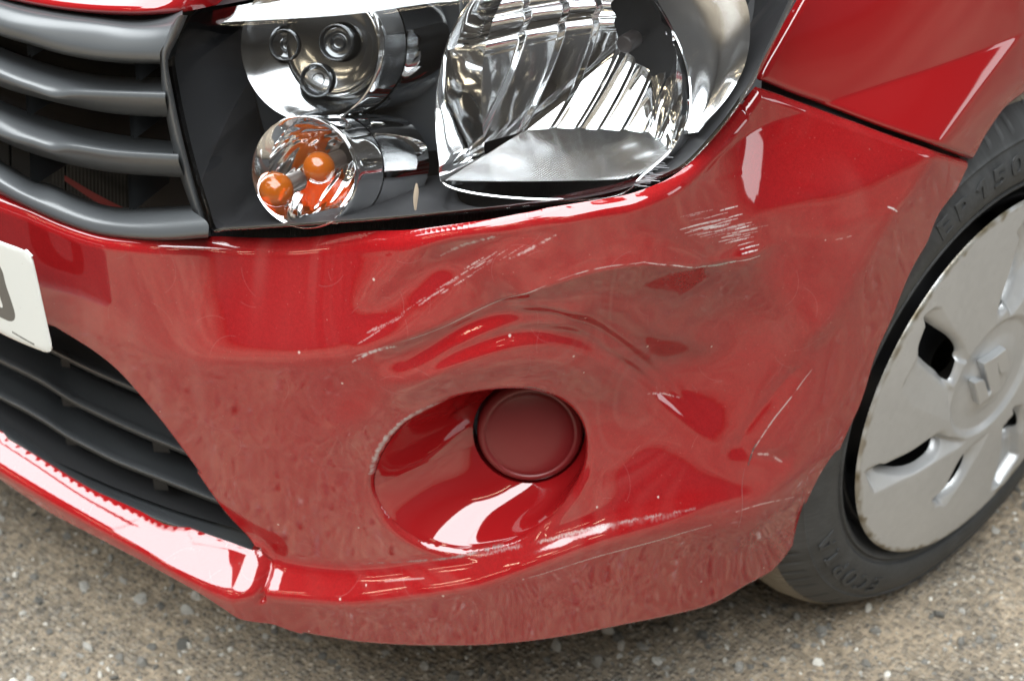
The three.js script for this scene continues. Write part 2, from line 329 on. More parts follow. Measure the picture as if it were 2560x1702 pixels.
const dents = [
  blob(1720, 1000, .125, .086, .0, .040), blob(1580, 800, .11, .042, -.05, .011), blob(1150, 815, .055, .026, .45, .007), blob(1900, 780, .05, .05, 0, .003),
  blob(1140, 700, .03, .035, .6, .006), blob(1000, 1010, .05, .03, .5, .006),
  ridge([[780, 1150], [900, 1050], [1050, 955], [1250, 888], [1400, 915], [1550, 1005], [1700, 1085], [1860, 1158]], .021, -.006),
  ridge([[1080, 930], [1200, 870], [1300, 838], [1400, 842], [1520, 900], [1640, 1010], [1760, 1090]], .010, .0012),
  ridge([[1050, 890], [1180, 830], [1290, 792], [1420, 800], [1560, 880], [1680, 990]], .010, -.0008),
  ridge([[900, 880], [1000, 852], [1140, 800], [1300, 735], [1420, 690], [1520, 665], [1610, 655], [1750, 668], [1900, 635], [1985, 605]], .016, -.0085, true, .034),
  ridge([[930, 930], [1080, 860], [1220, 790], [1340, 740]], .012, .005),
  ridge([[860, 850], [980, 760], [1120, 660], [1300, 590], [1420, 565]], .014, .004),
  ridge([[1330, 840], [1480, 790], [1600, 830], [1750, 900], [1900, 900]], .016, -.005),
  ridge([[2040, 920], [1960, 1020], [1890, 1110], [1868, 1165]], .014, .003, true, .01),
  ridge([[1830, 1135], [1900, 1150], [1990, 1160]], .008, .002),
  ridge([[1400, 1345], [1520, 1318], [1650, 1300], [1830, 1290], [2020, 1262]], .036, -.007, false, .036, .35),
  ...[0, 1, 2, 3, 4].map(k => ridge([[1000, 985 - k * 20], [1140, 905 - k * 22], [1290, 868 - k * 24], [1420, 885 - k * 26], [1560, 972 - k * 26], [1700, 1062 - k * 18], [1850, 1150 - k * 3]], .0045, (k & 1 ? 1 : -1) * .0011)),
  ridge([[1560, 545], [1640, 590], [1740, 640], [1800, 690]], .010, .0014),
  ridge([[1830, 640], [1980, 760], [2080, 880]], .02, -.004),
];
const [dc0, dc1] = P0(1600, 880);
function dBody(s, y) {
  let d = dSmooth(s, y);
  if (s > .3 && s < 1.1) {
    for (const f of dents) d += f(s, y);
    const w = Math.exp(-(((s - dc0) / .26) ** 2 + ((y - dc1) / .2) ** 2));
    const wx = s + .02 * vnoise(s * 14 + 3, y * 14), wy = y + .02 * vnoise(s * 14 + 40, y * 14 + 9);
    d += w * (.0010 * vnoise(wx * 16 + 7, wy * 22) + 0.0004 * vnoise(wx * 36 + 50, wy * 46));
  }
  d += .00012 * vnoise(s * 30, y * 30) + .00035 * vnoise(s * 9 + 20, y * 9);
  return d;
}
// seams pressed into the bumper as grooves
const groove = (pts, w, depth) => { const f = polyline(SY(pts, dSmooth)); return (s, y) => { const q = f(s, y); return q.d > 3 * w ? 0 : depth * Math.exp(-((q.d / w) ** 2) * 1.2); }; };
const grooves = [groove([[641, 1383], [668, 1415], [662, 1455], [652, 1502]], .0028, .006)];

// ------------------------------------------------------------------ outlines
const topEdge = [[61, 529], [122, 557], [184, 581], [245, 598], [327, 607], [430, 610], [527, 608], [608, 611], [760, 610], [977, 595], [1060, 589], [1187, 572], [1314, 551], [1382, 537], [1484, 521], [1569, 507], [1632, 487], [1696, 458], [1759, 407], [1823, 335], [1874, 267], [1904, 225]];
const seamB = [[1979, 250], [2157, 313], [2336, 377], [2433, 407]];
const archB = [[2398, 482], [2354, 540], [2327, 607], [2288, 676], [2239, 797], [2200, 885], [2164, 1000], [2112, 1115], [2073, 1212], [2015, 1323], [1971, 1391], [1933, 1435]];
const botEdge = [[1860, 1474], [1776, 1520], [1665, 1549], [1554, 1571], [1363, 1606], [1172, 1622], [981, 1619], [854, 1606], [727, 1581], [600, 1552], [509, 1494], [382, 1422], [254, 1354], [127, 1287], [0, 1202]];
const fogEdge = [[931, 1227], [943, 1162], [998, 1079], [1067, 1034], [1153, 996], [1232, 983], [1308, 981], [1376, 996], [1428, 1027], [1459, 1072], [1468, 1113], [1463, 1175], [1428, 1244], [1376, 1306], [1308, 1348], [1239, 1370], [1153, 1382], [1067, 1368], [998, 1330], [956, 1286]];
const openR = [[136, 827], [227, 884], [284, 929], [341, 991], [397, 1059], [482, 1173], [568, 1292], [641, 1383]];
const openB = [[568, 1360], [454, 1323], [341, 1281], [227, 1230], [114, 1162], [0, 1085]];
const SLEFT = -.42;
const syTop = curve2(SY(topEdge, dBody), 160), sySeam = SY(seamB, dBody), syArch = curve2(SY(archB, dBody), 60), syBot = curve2(SY(botEdge, dBody), 80), syFog = curve2(SY(fogEdge, dBody), 140, true);
const mirrorTop = syTop.filter(p => p[0] < .42).map(p => [-p[0], p[1]]).reverse(), mirrorBot = syBot.filter(p => p[0] < .42).map(p => [-p[0], p[1]]).reverse();
const bumperPoly = [[SLEFT, mirrorTop[0][1]], ...mirrorTop, ...syTop, ...sySeam, ...syArch, ...syBot, ...mirrorBot, [SLEFT, mirrorBot[mirrorBot.length - 1][1]]];
const syOR = curve2(SY(openR, dBody), 40), syOB = curve2(SY([openR[openR.length - 1], ...openB], dBody), 40);
const openHalf = [...syOR, ...syOB.slice(1)];
const openPoly = [...openHalf, ...openHalf.map(p => [-p[0], p[1]]).reverse()];
const sdB = polySDF(bumperPoly), sdO = polySDF(openPoly), sdF = polySDF(syFog);
const bumperSdf = (s, y) => { let v = sdB(s, y); if (s < .45 && v > -.01) v = Math.min(v, -sdO(s, y)); else if (s > .48 && s < .76) v = Math.min(v, -sdF(s, y)); return v; };

// painted bumper: flake, scuffs and dirt specks (print-like marks on the surface, in place)
const TX0 = .05, TXW = 1.12, TY0 = .15, TYH = .62, TN = 2048, TM = 1134;
function paintTextures() {
  const base = [.25, .0072, .0088];
  const rgb = new Float32Array(TN * TM * 3), rough = new Float32Array(TN * TM);
  for (let j = 0; j < TM; j++) for (let i = 0; i < TN; i++) {
    const k = j * TN + i, fl = 1 + .30 * (hash2(i, j) - .5) + .05 * vnoise(i / 3, j / 3);
    for (let q = 0; q < 3; q++) rgb[3 * k + q] = base[q] * fl;
    rough[k] = 0;
  }
  const toT = ([s, y]) => [(s - TX0) / TXW * TN, (y - TY0) / TYH * TM];
  const dab = (x, y, r, c, a) => { for (let j = Math.floor(y - r - 1); j <= y + r + 1; j++) for (let i = Math.floor(x - r - 1); i <= x + r + 1; i++) { if (i < 0 || j < 0 || i >= TN || j >= TM) continue; const w = a * Math.min(1, Math.max(0, r + .5 - Math.hypot(i - x, j - y))), k = j * TN + i; for (let q = 0; q < 3; q++) rgb[3 * k + q] = lerp(rgb[3 * k + q], c[q], w); rough[k] = Math.max(rough[k], w); } };
  const stroke = (pts, r, c, a, jit = 0, broken = 0) => {
    const t = curve2(SY(pts, dBody).map(toT), 40); let ph = rnd() * 9;
    for (let i = 1; i < t.length; i++) { const L = Math.hypot(t[i][0] - t[i - 1][0], t[i][1] - t[i - 1][1]), n = Math.ceil(L / Math.max(.5, r * .6)); for (let k = 0; k < n; k++) { const f = k / n, u = (i - 1 + f) / (t.length - 1), m = broken ? smooth(broken - .25, broken + .25, .5 + .5 * vnoise(ph + u * 26, ph)) : 1; dab(lerp(t[i - 1][0], t[i][0], f) + jit * (rnd() - .5), lerp(t[i - 1][1], t[i][1], f) + jit * (rnd() - .5), r * (.6 + .4 * Math.sin(Math.PI * u)), c, a * m); } }
  };
  const grey = [.42, .38, .37], white = [.75, .72, .72], pale = [.5, .33, .32];
  // split lacquer along the main fold
  stroke([[880, 893], [1000, 856], [1140, 803], [1300, 738], [1420, 692], [1520, 667], [1610, 656]], .8, grey, .4, .6, .35);
  stroke([[1610, 656], [1680, 664], [1750, 669], [1830, 655], [1900, 640]], .8, white, .4, .8, .4);
  stroke([[1740, 670], [1790, 664], [1840, 654]], 1.6, grey, .7, 1.2, .3);
  // scuffed fan beside the lamp
  for (let k = 0; k < 34; k++) { const x = 1690 + 30 * rnd() + k * 4, y = 585 - 45 * rnd() + k * 1.0, l = 25 + 70 * rnd(), e = Math.min(1, k / 20); stroke([[x, y], [x + l * .5, y - l * .12], [x + l, y - l * .22]], .45 + .5 * rnd(), white, (.05 + .22 * rnd()) * (.4 + .6 * e), .4, .3); }
  for (const [x, y, l, r] of [[1800, 528, 45, 1.2], [1822, 545, 35, 1], [1838, 575, 34, 1.3], [1795, 560, 50, .7], [1760, 548, 60, .6], [1850, 625, 48, 1.2], [1855, 636, 40, 1.6], [1845, 615, 40, .9], [1830, 600, 46, .7], [1700, 575, 70, 1], [1712, 584, 80, .8]]) stroke([[x, y], [x + l * .5, y - l * .14], [x + l, y - l * .26]], r * .7, white, .4, .4, .25);
  // scuffs left of the fold
  for (let k = 0; k < 26; k++) { const t = rnd(), x = lerp(870, 1240, t) + 18 * rnd(), y = lerp(870, 650, t) - 26 * rnd(), l = 14 + 50 * rnd(); stroke([[x, y], [x + l * .5, y - l * .3], [x + l, y - l * .62]], .5 + .8 * rnd(), pale, .12 + .3 * rnd(), 1, .45); }
  stroke([[1100, 640], [1160, 612], [1240, 590]], 2.2, grey, .22, 2, .4); stroke([[880, 905], [930, 880], [990, 866]], 2.4, grey, .3, 2, .4); stroke([[1270, 648], [1330, 620], [1390, 588]], 2, pale, .35, 2, .4);
  // worn edge round the lamp recess
  stroke([[926, 1190], [940, 1140], [970, 1095], [1010, 1058], [1060, 1028], [1120, 1002]], 5, [.42, .4, .4], .16, 5, .3);
  stroke([[924, 1185], [938, 1140], [966, 1095], [1006, 1056], [1056, 1027], [1100, 1010]], 3.4, [.5, .48, .48], .25, 4, .3);
  stroke([[1285, 972], [1330, 970], [1390, 990]], 1.2, [.05, .05, .05], .5, 1, .3);
  // cracks by the wheel
  stroke([[2032, 922], [1985, 985], [1930, 1055], [1892, 1112], [1876, 1150]], .8, grey, .7, .4, .3); stroke([[1890, 1110], [1878, 1140], [1870, 1165]], 1.4, [.03, .03, .03], .8, .6, .3);
  stroke([[1895, 1135], [1925, 1138], [1955, 1155]], 2, pale, .5, 2, .4); stroke([[1862, 1170], [1856, 1240], [1846, 1320]], .6, [.2, .05, .05], .6, .3);
  // rubbed streaks across the lower corner
  stroke([[1180, 1395], [1330, 1360], [1500, 1318], [1640, 1290], [1740, 1272]], 1.3, grey, .2, 3, .35); stroke([[1400, 1345], [1560, 1310], [1700, 1284]], 3, grey, .08, 5, .4);
  stroke([[920, 1408], [1050, 1402], [1180, 1388], [1260, 1370]], 1.3, [.16, .13, .12], .4, 2, .35); stroke([[1300, 1450], [1500, 1390], [1700, 1335], [1780, 1312]], 1, grey, .35, 1.5, .35);
  stroke([[1840, 1280], [1900, 1262], [1985, 1243]], 1, pale, .6, 1, .3); stroke([[1620, 985], [1660, 985], [1700, 995]], 1, pale, .4, 1.5, .4);
  stroke([[2090, 600], [2110, 596], [2130, 590]], 1.2, pale, .3, 1, .4); stroke([[2220, 518], [2232, 522], [2244, 530]], 1.3, white, .5, 1, .4);
  stroke([[960, 1232 + 222], [1000, 1450], [1060, 1446]], .6, pale, .5, .4);
  // thin wiping scratches, dust and stuck specks
  for (let k = 0; k < 110; k++) { const x = 250 + 1900 * rnd(), y = 620 + 900 * rnd(), a = rnd() * 6.3, l = 12 + 50 * rnd(); const s = hit(x, y, dBody), [tx, ty] = toT(s); for (let q = 0; q < l; q++) dab(tx + Math.cos(a + q * .012) * q, ty + Math.sin(a + q * .012) * q, .35, pale, .1 + .08 * rnd()); }
  for (let k = 0; k < 2600; k++) dab(rnd() * TN, rnd() * TM, .3 + .7 * rnd() * rnd(), [.5, .42, .36], .1 + .35 * rnd() * rnd());
  for (let k = 0; k < 60; k++) dab(rnd() * TN, rnd() * TM, 1 + 1.2 * rnd(), [.7, .64, .58], .6);
  // dusty wiped film, mostly towards the lower left, with its own streaky grain
  for (let j = 0; j < TM; j++) for (let i = 0; i < TN; i++) { const s = TX0 + i / TN * TXW, y = TY0 + j / TYH / TM * TYH * TYH; const st = vnoise(s * 60 + 12 * vnoise(s * 9, y * 9), y * 14) * .5 + .5, f = .07 * st * st * Math.max(0, .5 + .8 * vnoise(s * 7 + 3, y * 7)) ; const k = j * TN + i; const c = [.40, .30, .25]; for (let q = 0; q < 3; q++) rgb[3 * k + q] = lerp(rgb[3 * k + q], c[q], f); }
  const toS = x => x <= .0031308 ? 12.92 * x : 1.055 * Math.pow(x, 1 / 2.4) - .055;
  const map = dataTex(TN, TM, (u, v, i, j) => { const k = j * TN + i; return [toS(rgb[3 * k]), toS(rgb[3 * k + 1]), toS(rgb[3 * k + 2])]; }, true);
  const rm = dataTex(TN, TM, (u, v, i, j) => { const r = Math.min(1, .05 + .75 * rough[j * TN + i]); return [1 - .6 * rough[j * TN + i], r, 1]; });
  for (const t of [map, rm]) t.wrapS = t.wrapT = THREE.MirroredRepeatWrapping;
  return { map, rm };
}
{
  const { map, rm } = paintTextures();
  M.bumper = new THREE.MeshPhysicalMaterial({ map, roughness: 1, roughnessMap: rm, ior: 1.8 });
  const uvB = (s, y) => [(s - TX0) / TXW, (y - TY0) / TYH];
  const g = panel({
    u0: SLEFT - .01, u1: 1.15, v0: .16, v1: .76, cell: .0016, sdf: bumperSdf, skirt: .014, edge: .013, uv: uvB,
    pos: (s, y, e) => { const nearTop = s < .9 && y > K1(Math.abs(s)) + .02, lowHole = s < .44 && y < .34; let d = dBody(s, y) + roll(e, nearTop ? .0105 : lowHole ? .003 : .0075); for (const q of grooves) d += q(s, y); return bodyPoint(s, y, d); }
  });
  const b = mesh('bumper', g, M.bumper, car);
  b.userData.label = 'red front bumper dented, creased and scuffed at its corner';
  // recess of the fog lamp: funnel from the outline down to a round seat
  const c0 = P0(1322, 1100), seat = bodyPoint(c0[0], c0[1], dBody(...c0) + .0).addScaledVector(rayDir(1322, 1100), .075), rimPts = syFog.map(([s, y]) => bodyPoint(s, y, dBody(s, y) + .006));
  const ax = V(.62, .30, .72).normalize(), e1 = V(0, 1, 0).cross(ax).normalize(), e2 = ax.clone().cross(e1);
  const CAPR = .0455;
  const ringAt = (r, off) => rimPts.map(p => { const v = p.clone().sub(seat), a = v.dot(e1), b2 = v.dot(e2), l = Math.hypot(a, b2); return seat.clone().addScaledVector(e1, a / l * r).addScaledVector(e2, b2 / l * r).addScaledVector(ax, off); });
  const rimIn = rimPts.map((p, i) => p.clone().lerp(ringAt(CAPR, 0)[i], .06));
  const inner = ringAt(CAPR + .0018, -.001), deep = ringAt(CAPR + .0018, -.03);
  const midR = rimPts.map((p, i) => p.clone().lerp(inner[i], .5).addScaledVector(V(0, 0, -1), .008));
  mesh('fog_lamp_recess', skin([rimPts, rimIn, midR, inner], 140, 8, true), M.paint, b);
  mesh('recess_throat', skin([inner, deep], 100, 2, true), M.paint, b);
  // blank cap with a raised rim, domed face
  const cap = new THREE.Mesh(); cap.name = 'fog_lamp_blank'; cap.castShadow = cap.receiveShadow = true; b.add(cap); cap.position.copy(seat).addScaledVector(ax, -.004); cap.quaternion.setFromRotationMatrix(new THREE.Matrix4().makeBasis(e1, e2, ax));
  M.cap = new THREE.MeshPhysicalMaterial({ color: col(.17, .012, .014), roughness: .38, clearcoat: .25, clearcoatRoughness: .3 });
  const prof = [[0, .013], [.012, .0128], [.024, .0118], [.033, .0098], [.0365, .0085], [.0375, .0072], [.0382, .0086], [.040, .0088], [.0428, .007], [.0446, .003], [.0448, -.006], [.0448, -.02]].map(p => new THREE.Vector2(...p));
  const lg = new THREE.LatheGeometry(prof, 96); lg.rotateX(Math.PI / 2); cap.geometry = lg; cap.material = M.cap;
  cap.position.addScaledVector(e1, .001);
}
// ------------------------------------------------------------------ front wing (fender) and bonnet
{
  const edgeTop = [[1905, 205], [1908, 187], [1950, 106], [2010, 0], [2050, -70], [2090, -150]];
  const seamF = [[1905, 209], [1979, 235], [2113, 284], [2336, 364], [2436, 403]];
  const archF = [[2470, 339], [2514, 277], [2560, 241], [2640, 190], [2720, 160], [2800, 140]];
  const dF = (s, y) => dSmooth(s, y) + .22 * softplus(y - .69, .035) * smooth(1.18, 1.02, s) + .5 * softplus(y - .84, .02) + .004 * Math.cos((s - 1.0) * 16) * Math.cos((y - .7) * 14) + .0003 * vnoise(s * 9 + 20, y * 9);
  const a = curve2(SY(edgeTop, dF), 40).reverse(), b = SY(seamF, dF), c = curve2(SY(archF, dF), 30);
  const last = c[c.length - 1];
  const poly = [...a, ...b.slice(1), ...c, [last[0] + .12, last[1] + .01], [last[0] + .16, .93], [a[0][0] + .1, .95]];
  const sdf = polySDF(poly);
  const g = panel({ u0: .78, u1: 1.6, v0: .5, v1: .97, cell: .0015, sdf, skirt: .016, edge: .008, pos: (s, y, e) => bodyPoint(s, y, dF(s, y) + roll(e, .006)) });
  mesh('wing_panel', g, M.paint, car).userData.label = 'red front wing panel above the wheel arch';
  { const k = seamF.map(([x, y]) => [x, y - 14]), l = seamF.map(([x, y]) => [x - 2, y + 34]); const dk = (s, y) => dF(s, y) + .014, r3 = q => SY(q, dk).map(([s, y]) => bodyPoint(s, y, dk(s, y))); mesh('seam_shade_strip', skin([r3(k), r3(l)], 40, 3), M.black, car); }  // black strip added to give the seam gap its dark shade
  // bonnet: rolled front edge, then rising towards the windscreen
  const fe = [[-100, -28], [0, -9], [41, 0], [102, 12], [196, 25], [286, 31], [367, 31], [449, 24], [531, 6], [555, 0], [640, -30], [800, -100]];
  const dB = [.085, .085, .085, .085, .085, .088, .105, .14, .155, .185, .24];
  const half = fe.slice(1).map((p, i) => [...hit(p[0], p[1], dB[i]), dB[i]]), full = [...half.map(p => [-p[0], p[1], p[2]]).reverse(), ...half];
  const row = (dy, dd) => full.map(([s, y, d]) => bodyPoint(s * (1 - dd * .12), y + dy, d + dd));
  mesh('bonnet', skin([row(-.006, .03), row(-.004, .004), row(.002, -.002), row(.008, .004), row(.017, .03), row(.032, .14), row(.075, .45), row(.10, .75)], 90, 6), M.paint, car).userData.label = 'red bonnet edge above the black grille';
}
// ------------------------------------------------------------------ upper grille
const mir = pts => [...pts.map(p => [-p[0], p[1]]).reverse(), ...pts];
const row3 = (px, d, m = true) => { const q = SY(px, d); return (m ? mir(q) : q).map(([s, y]) => bodyPoint(s, y, d)); };
const dn = (px, k) => px.map(([x, y]) => [x, y + k]);
const grille = group('grille', car); grille.userData.label = 'black plastic grille with curved bars beside the headlight';
{
  const bar = (name, rows, n = 120) => mesh(name, skin(rows.map(([px, d]) => row3(px, d)), n, 6), M.trim, grille);
  const t1 = [[0, 0], [122, 29], [245, 47], [327, 57], [408, 55], [455, 44]], t3 = [[0, 88], [65, 107], [151, 133], [245, 150], [327, 156], [400, 158]];
  bar('surround_bar', [[dn(t1, -34), .125], [t1, .085], [dn(t1, 14), .068], [dn(t3, -30), .055], [dn(t3, -9), .055], [t3, .066], [dn(t3, 2), .10]]);
  const s1 = [[0, 118], [82, 148], [163, 172], [245, 187], [327, 193], [404, 193]], s1n = [[0, 196], [82, 226], [135, 243], [184, 240], [286, 243], [412, 247]], s1l = [[0, 216], [82, 241], [163, 261], [245, 278], [327, 288], [420, 292]];
  bar('slat', [[s1, .10], [dn(s1, 14), .085], [dn(s1, 34), .062], [dn(s1n, -14), .050], [s1n, .048], [dn(s1l, -8), .058], [s1l, .07], [dn(s1l, -2), .10]]);
  const s2 = [[0, 251], [82, 284], [163, 308], [245, 327], [327, 341], [433, 353]], s2n = [[0, 338], [82, 363], [131, 378], [170, 375], [286, 391], [445, 401]], s2l = [[0, 351], [82, 384], [163, 408], [245, 425], [327, 435], [457, 443]];
  bar('slat', [[s2, .095], [dn(s2, 14), .08], [dn(s2, 34), .057], [dn(s2n, -14), .044], [s2n, .042], [dn(s2l, -8), .052], [s2l, .065], [dn(s2l, -2), .095]]);
  const b0 = [[0, 402], [41, 425], [82, 449], [135, 463], [184, 486], [245, 508], [294, 518], [367, 518], [482, 512]], b2 = [[0, 484], [61, 516], [122, 544], [184, 569], [245, 587], [327, 597], [408, 599], [520, 591]];
  bar('surround_bar', [[b0, .10], [dn(b0, 5), .075], [dn(b0, 16), .052], [dn(b2, -30), .036], [dn(b2, -8), .033], [b2, .038], [dn(b2, 3), .06]]);
  const so = [[463, 38], [439, 94], [421, 131], [416, 155], [427, 229], [447, 327], [476, 441], [504, 531], [524, 590]], si = [[430, 60], [408, 110], [398, 140], [401, 160], [406, 229], [424, 327], [452, 441], [480, 520], [498, 570]];
  mesh('surround_bar', skin([row3(si, .11, false), row3(si, .062, false), row3(so.map(([x, y], i) => [(x * .6 + si[i][0] * .4), y]), .052, false), row3(so, .056, false), row3(so.map(([x, y]) => [x + 3, y]), .09, false)], 60, 5), M.trim, grille);
  // dividers standing behind the bars
  const rib = (x, y0, y1, d0 = .075, d1 = .125) => { const p = [[x, y0], [x + 4, y1]]; const a = SY(p, d0); const pts = a.map(([s, y]) => [bodyPoint(s, y, d0), bodyPoint(s, y, d1)]); const g = skin([[pts[0][0], pts[1][0]], [pts[0][1], pts[1][1]]], 2, 2); const h = g.clone().translate(.004, 0, 0); mesh('divider', mergeGeometries([g, h]), M.trim, grille); };
  for (const [x, y0, y1] of [[64, 100, 140], [335, 150, 200], [62, 235, 285], [322, 280, 345], [72, 375, 460], [318, 430, 525]]) rib(x, y0, y1);
  M.inner = new THREE.MeshStandardMaterial({ color: col(.03, .029, .028), roughness: .75 });
  mesh('shroud_panel', skin([row3([[0, 60], [245, 150], [500, 170]], .135), row3([[0, 250], [245, 330], [500, 360]], .13)], 20, 2), M.inner, grille);
  mesh('back_panel', skin([row3([[0, 200], [245, 300], [500, 330]], .20), row3([[0, 420], [245, 560], [540, 560]], .18)], 20, 2), M.black, grille);
  mesh('shroud_panel', skin([row3([[325, 390], [400, 410], [500, 420]], .13, false), row3([[325, 560], [400, 570], [530, 570]], .13, false)], 8, 2), M.inner, grille);
  // radiator fins and the painted crash beam seen through the lowest gap
  const fin = new THREE.MeshStandardMaterial({ color: col(.035, .035, .036), roughness: .6, metalness: .4 });
  for (let k = 0; k < 21; k++) { const x = 128 + k * 9; const a = row3([[x, 385], [x + 1, 470], [x + 3, 545]], .165, false), b = row3([[x + 4, 385], [x + 5, 470], [x + 7, 545]], .165, false); mesh('radiator_fin', skin([a, b], 3, 1), fin, grille); }
  mesh('crash_beam', skin([row3([[160, 438], [240, 485], [325, 528]], .15, false), row3([[160, 452], [240, 505], [325, 545]], .15, false)], 6, 1), new THREE.MeshStandardMaterial({ color: col(.25, .0072, .0088), roughness: .6 }), grille);
}
// ------------------------------------------------------------------ lower grille
const lower = group('lower_grille', car); lower.userData.label = 'black louvred grille in the lower bumper opening';
{
  const c8 = pts => pts.map(([x, y]) => [x * .5676, 560 + y * .5676]);
  const N = [
    c8([[0, 435], [120, 500], [240, 562], [400, 642], [560, 712], [700, 768]]),
    c8([[0, 600], [100, 648], [200, 702], [300, 768], [400, 820], [500, 868], [650, 935], [790, 992], [900, 1035]]),
    c8([[0, 760], [100, 812], [200, 870], [300, 935], [400, 988], [500, 1038], [700, 1118], [960, 1220], [1060, 1255]]),
    c8([[0, 918], [100, 985], [200, 1052], [300, 1115], [400, 1172], [500, 1222], [600, 1264], [800, 1340], [1000, 1405], [1140, 1448], [1200, 1465]])];
  for (let k = 0; k < 4; k++) {
    const n = N[k], back = dn(k ? N[k - 1] : dn(N[0], -85), k ? 13 : 0), b2 = [...back];
    const d = k === 3 ? .055 : .06;
    const rows = [row3(b2, .115), row3(b2.map(([x, y], i) => [x, y + 12]), .105), row3(dn(n, -26), d + .016), row3(dn(n, -9), d + .004), row3(n, d)];
    if (k < 3) rows.push(row3(dn(n, 6), d + .005), row3(dn(n, 9), .09)); else rows.push(row3(dn(n, 4), d + .02));
    mesh('slat', skin(rows, 120, 5), M.trim, lower);
  }
  const tab = (x0, y0, x1, y1) => { const a = c8([[x0, y0], [x1, y0 + (x1 - x0) * .35]]), b = c8([[x0 + 8, y1], [x1 + 6, y1 + 4]]); mesh('divider', skin([row3(dn(a, -14), .066, false), row3(a, .068, false), row3(b, .073, false)], 2, 2), M.black, lower); };
  for (const q of [[262, 578, 300, 628], [268, 760, 330, 802], [285, 938, 330, 972], [668, 955, 740, 1003], [672, 1128, 735, 1170]]) tab(...q);
  mesh('back_panel', skin([row3([[0, 700], [200, 800], [420, 900]], .17), row3([[0, 1000], [300, 1200], [700, 1420]], .16)], 20, 2), M.black, lower);
}
// ------------------------------------------------------------------ number plate
{
  const plate = group('number_plate', car); plate.userData.label = 'white number plate with dark grey character, end overhanging the bumper';
  // plate frame: in the x-y plane, slightly bent at its end
  const zP = -.019, bend = x => -.35 * Math.max(0, x - .17) ** 2 * 4;
  const toPlane = (px, py) => { const D = rayDir(px, py); let x = .24, t = 0; for (let k = 0; k < 8; k++) { t = (zP + bend(x) - CAM.z) / D.z; x = CAM.x + D.x * t; } return [x, CAM.y + D.y * t]; };
  const TR = toPlane(76, 637), BR = toPlane(133, 899), TL = toPlane(0, 599), BL = toPlane(0, 828);
  const cx = -.26 + (TR[0] + BR[0]) / 2 - .0, yT = (TR[1] + TL[1]) / 2, yB = (BR[1] + BL[1]) / 2, h = yT - yB, r = .012;
  const xr = y => lerp(BR[0], TR[0], (y - yB) / h), x0 = cx - .26;
  const sh = new THREE.Shape(); const xR = (TR[0] + BR[0]) / 2;
  sh.moveTo(x0 + r, yB); sh.lineTo(xR - r, yB); sh.quadraticCurveTo(xR, yB, xR, yB + r); sh.lineTo(xR, yT - r); sh.quadraticCurveTo(xR, yT, xR - r, yT); sh.lineTo(x0 + r, yT); sh.quadraticCurveTo(x0, yT, x0, yT - r); sh.lineTo(x0, yB + r); sh.quadraticCurveTo(x0, yB, x0 + r, yB);
  const poly = sh.getPoints(8).map(p => [p.x, p.y]), sdf = polySDF(poly);
  const shear = (x, y) => (xr(y) - xR) * smooth(.0, xR, x);
  const g = panel({ u0: x0 - .005, u1: xR + .005, v0: yB - .005, v1: yT + .005, cell: .004, sdf, skirt: .003, pos: (x, y, e) => V(x + shear(x, y), y, zP + bend(x) - roll(e, .0012)), uv: (x, y) => [(x - x0) / (xR - x0), (y - yB) / h] });
  const cv = document.createElement('canvas'); cv.width = 2048; cv.height = Math.round(2048 * h / (xR - x0)); const c = cv.getContext('2d');
  const K = 2048 / (xR - x0);
  c.fillStyle = '#d9dcda'; c.fillRect(0, 0, cv.width, cv.height);
  const P2 = (px, py) => { const q = toPlane(px, py); return [(q[0] - x0 - shear(q[0], q[1])) * K, (yT - q[1]) * K]; };
  // the last character: an upright rounded stroke with a counter
  const out = [[-75, 575], [-20, 640], [2, 672], [14, 715], [26, 750], [36, 786], [34, 799], [24, 803], [8, 797], [-60, 752], [-95, 660]].map(p => P2(...p));
  const inn = [[-40, 640], [-18, 690], [-4, 735], [5, 766], [3, 769], [-30, 745], [-60, 690]].map(p => P2(...p));
  const shape = q => { const s = curve2(q, 60, true); c.beginPath(); s.forEach((p, i) => i ? c.lineTo(p[0], p[1]) : c.moveTo(p[0], p[1])); c.closePath(); c.fill(); };
  c.fillStyle = '#4b4a49'; shape(out); c.fillStyle = '#d9dcda'; shape(inn);
  // row of tiny maker's print along the lower edge, too small to read
  const a = P2(29, 830), b = P2(85, 862); c.fillStyle = '#2c2c2c';
  for (let k = 0; k < 14; k++) { const t = k / 14, w = Math.hypot(b[0] - a[0], b[1] - a[1]) / 14; c.fillRect(lerp(a[0], b[0], t), lerp(a[1], b[1], t) - 4, w * (.62 + .2 * hash2(k, 3)), 8); }
  for (let k = 0; k < 260; k++) { c.fillStyle = `rgba(90,80,65,${.04 + .12 * rnd()})`; c.fillRect(rnd() * 2048, rnd() * cv.height, 2 + 3 * rnd(), 2 + 3 * rnd()); }
  const tx = new THREE.CanvasTexture(cv); tx.colorSpace = THREE.SRGBColorSpace;
  mesh('plate_sheet', g, new THREE.MeshPhysicalMaterial({ map: tx, roughness: .28, clearcoat: .6, clearcoatRoughness: .1 }), plate);
}
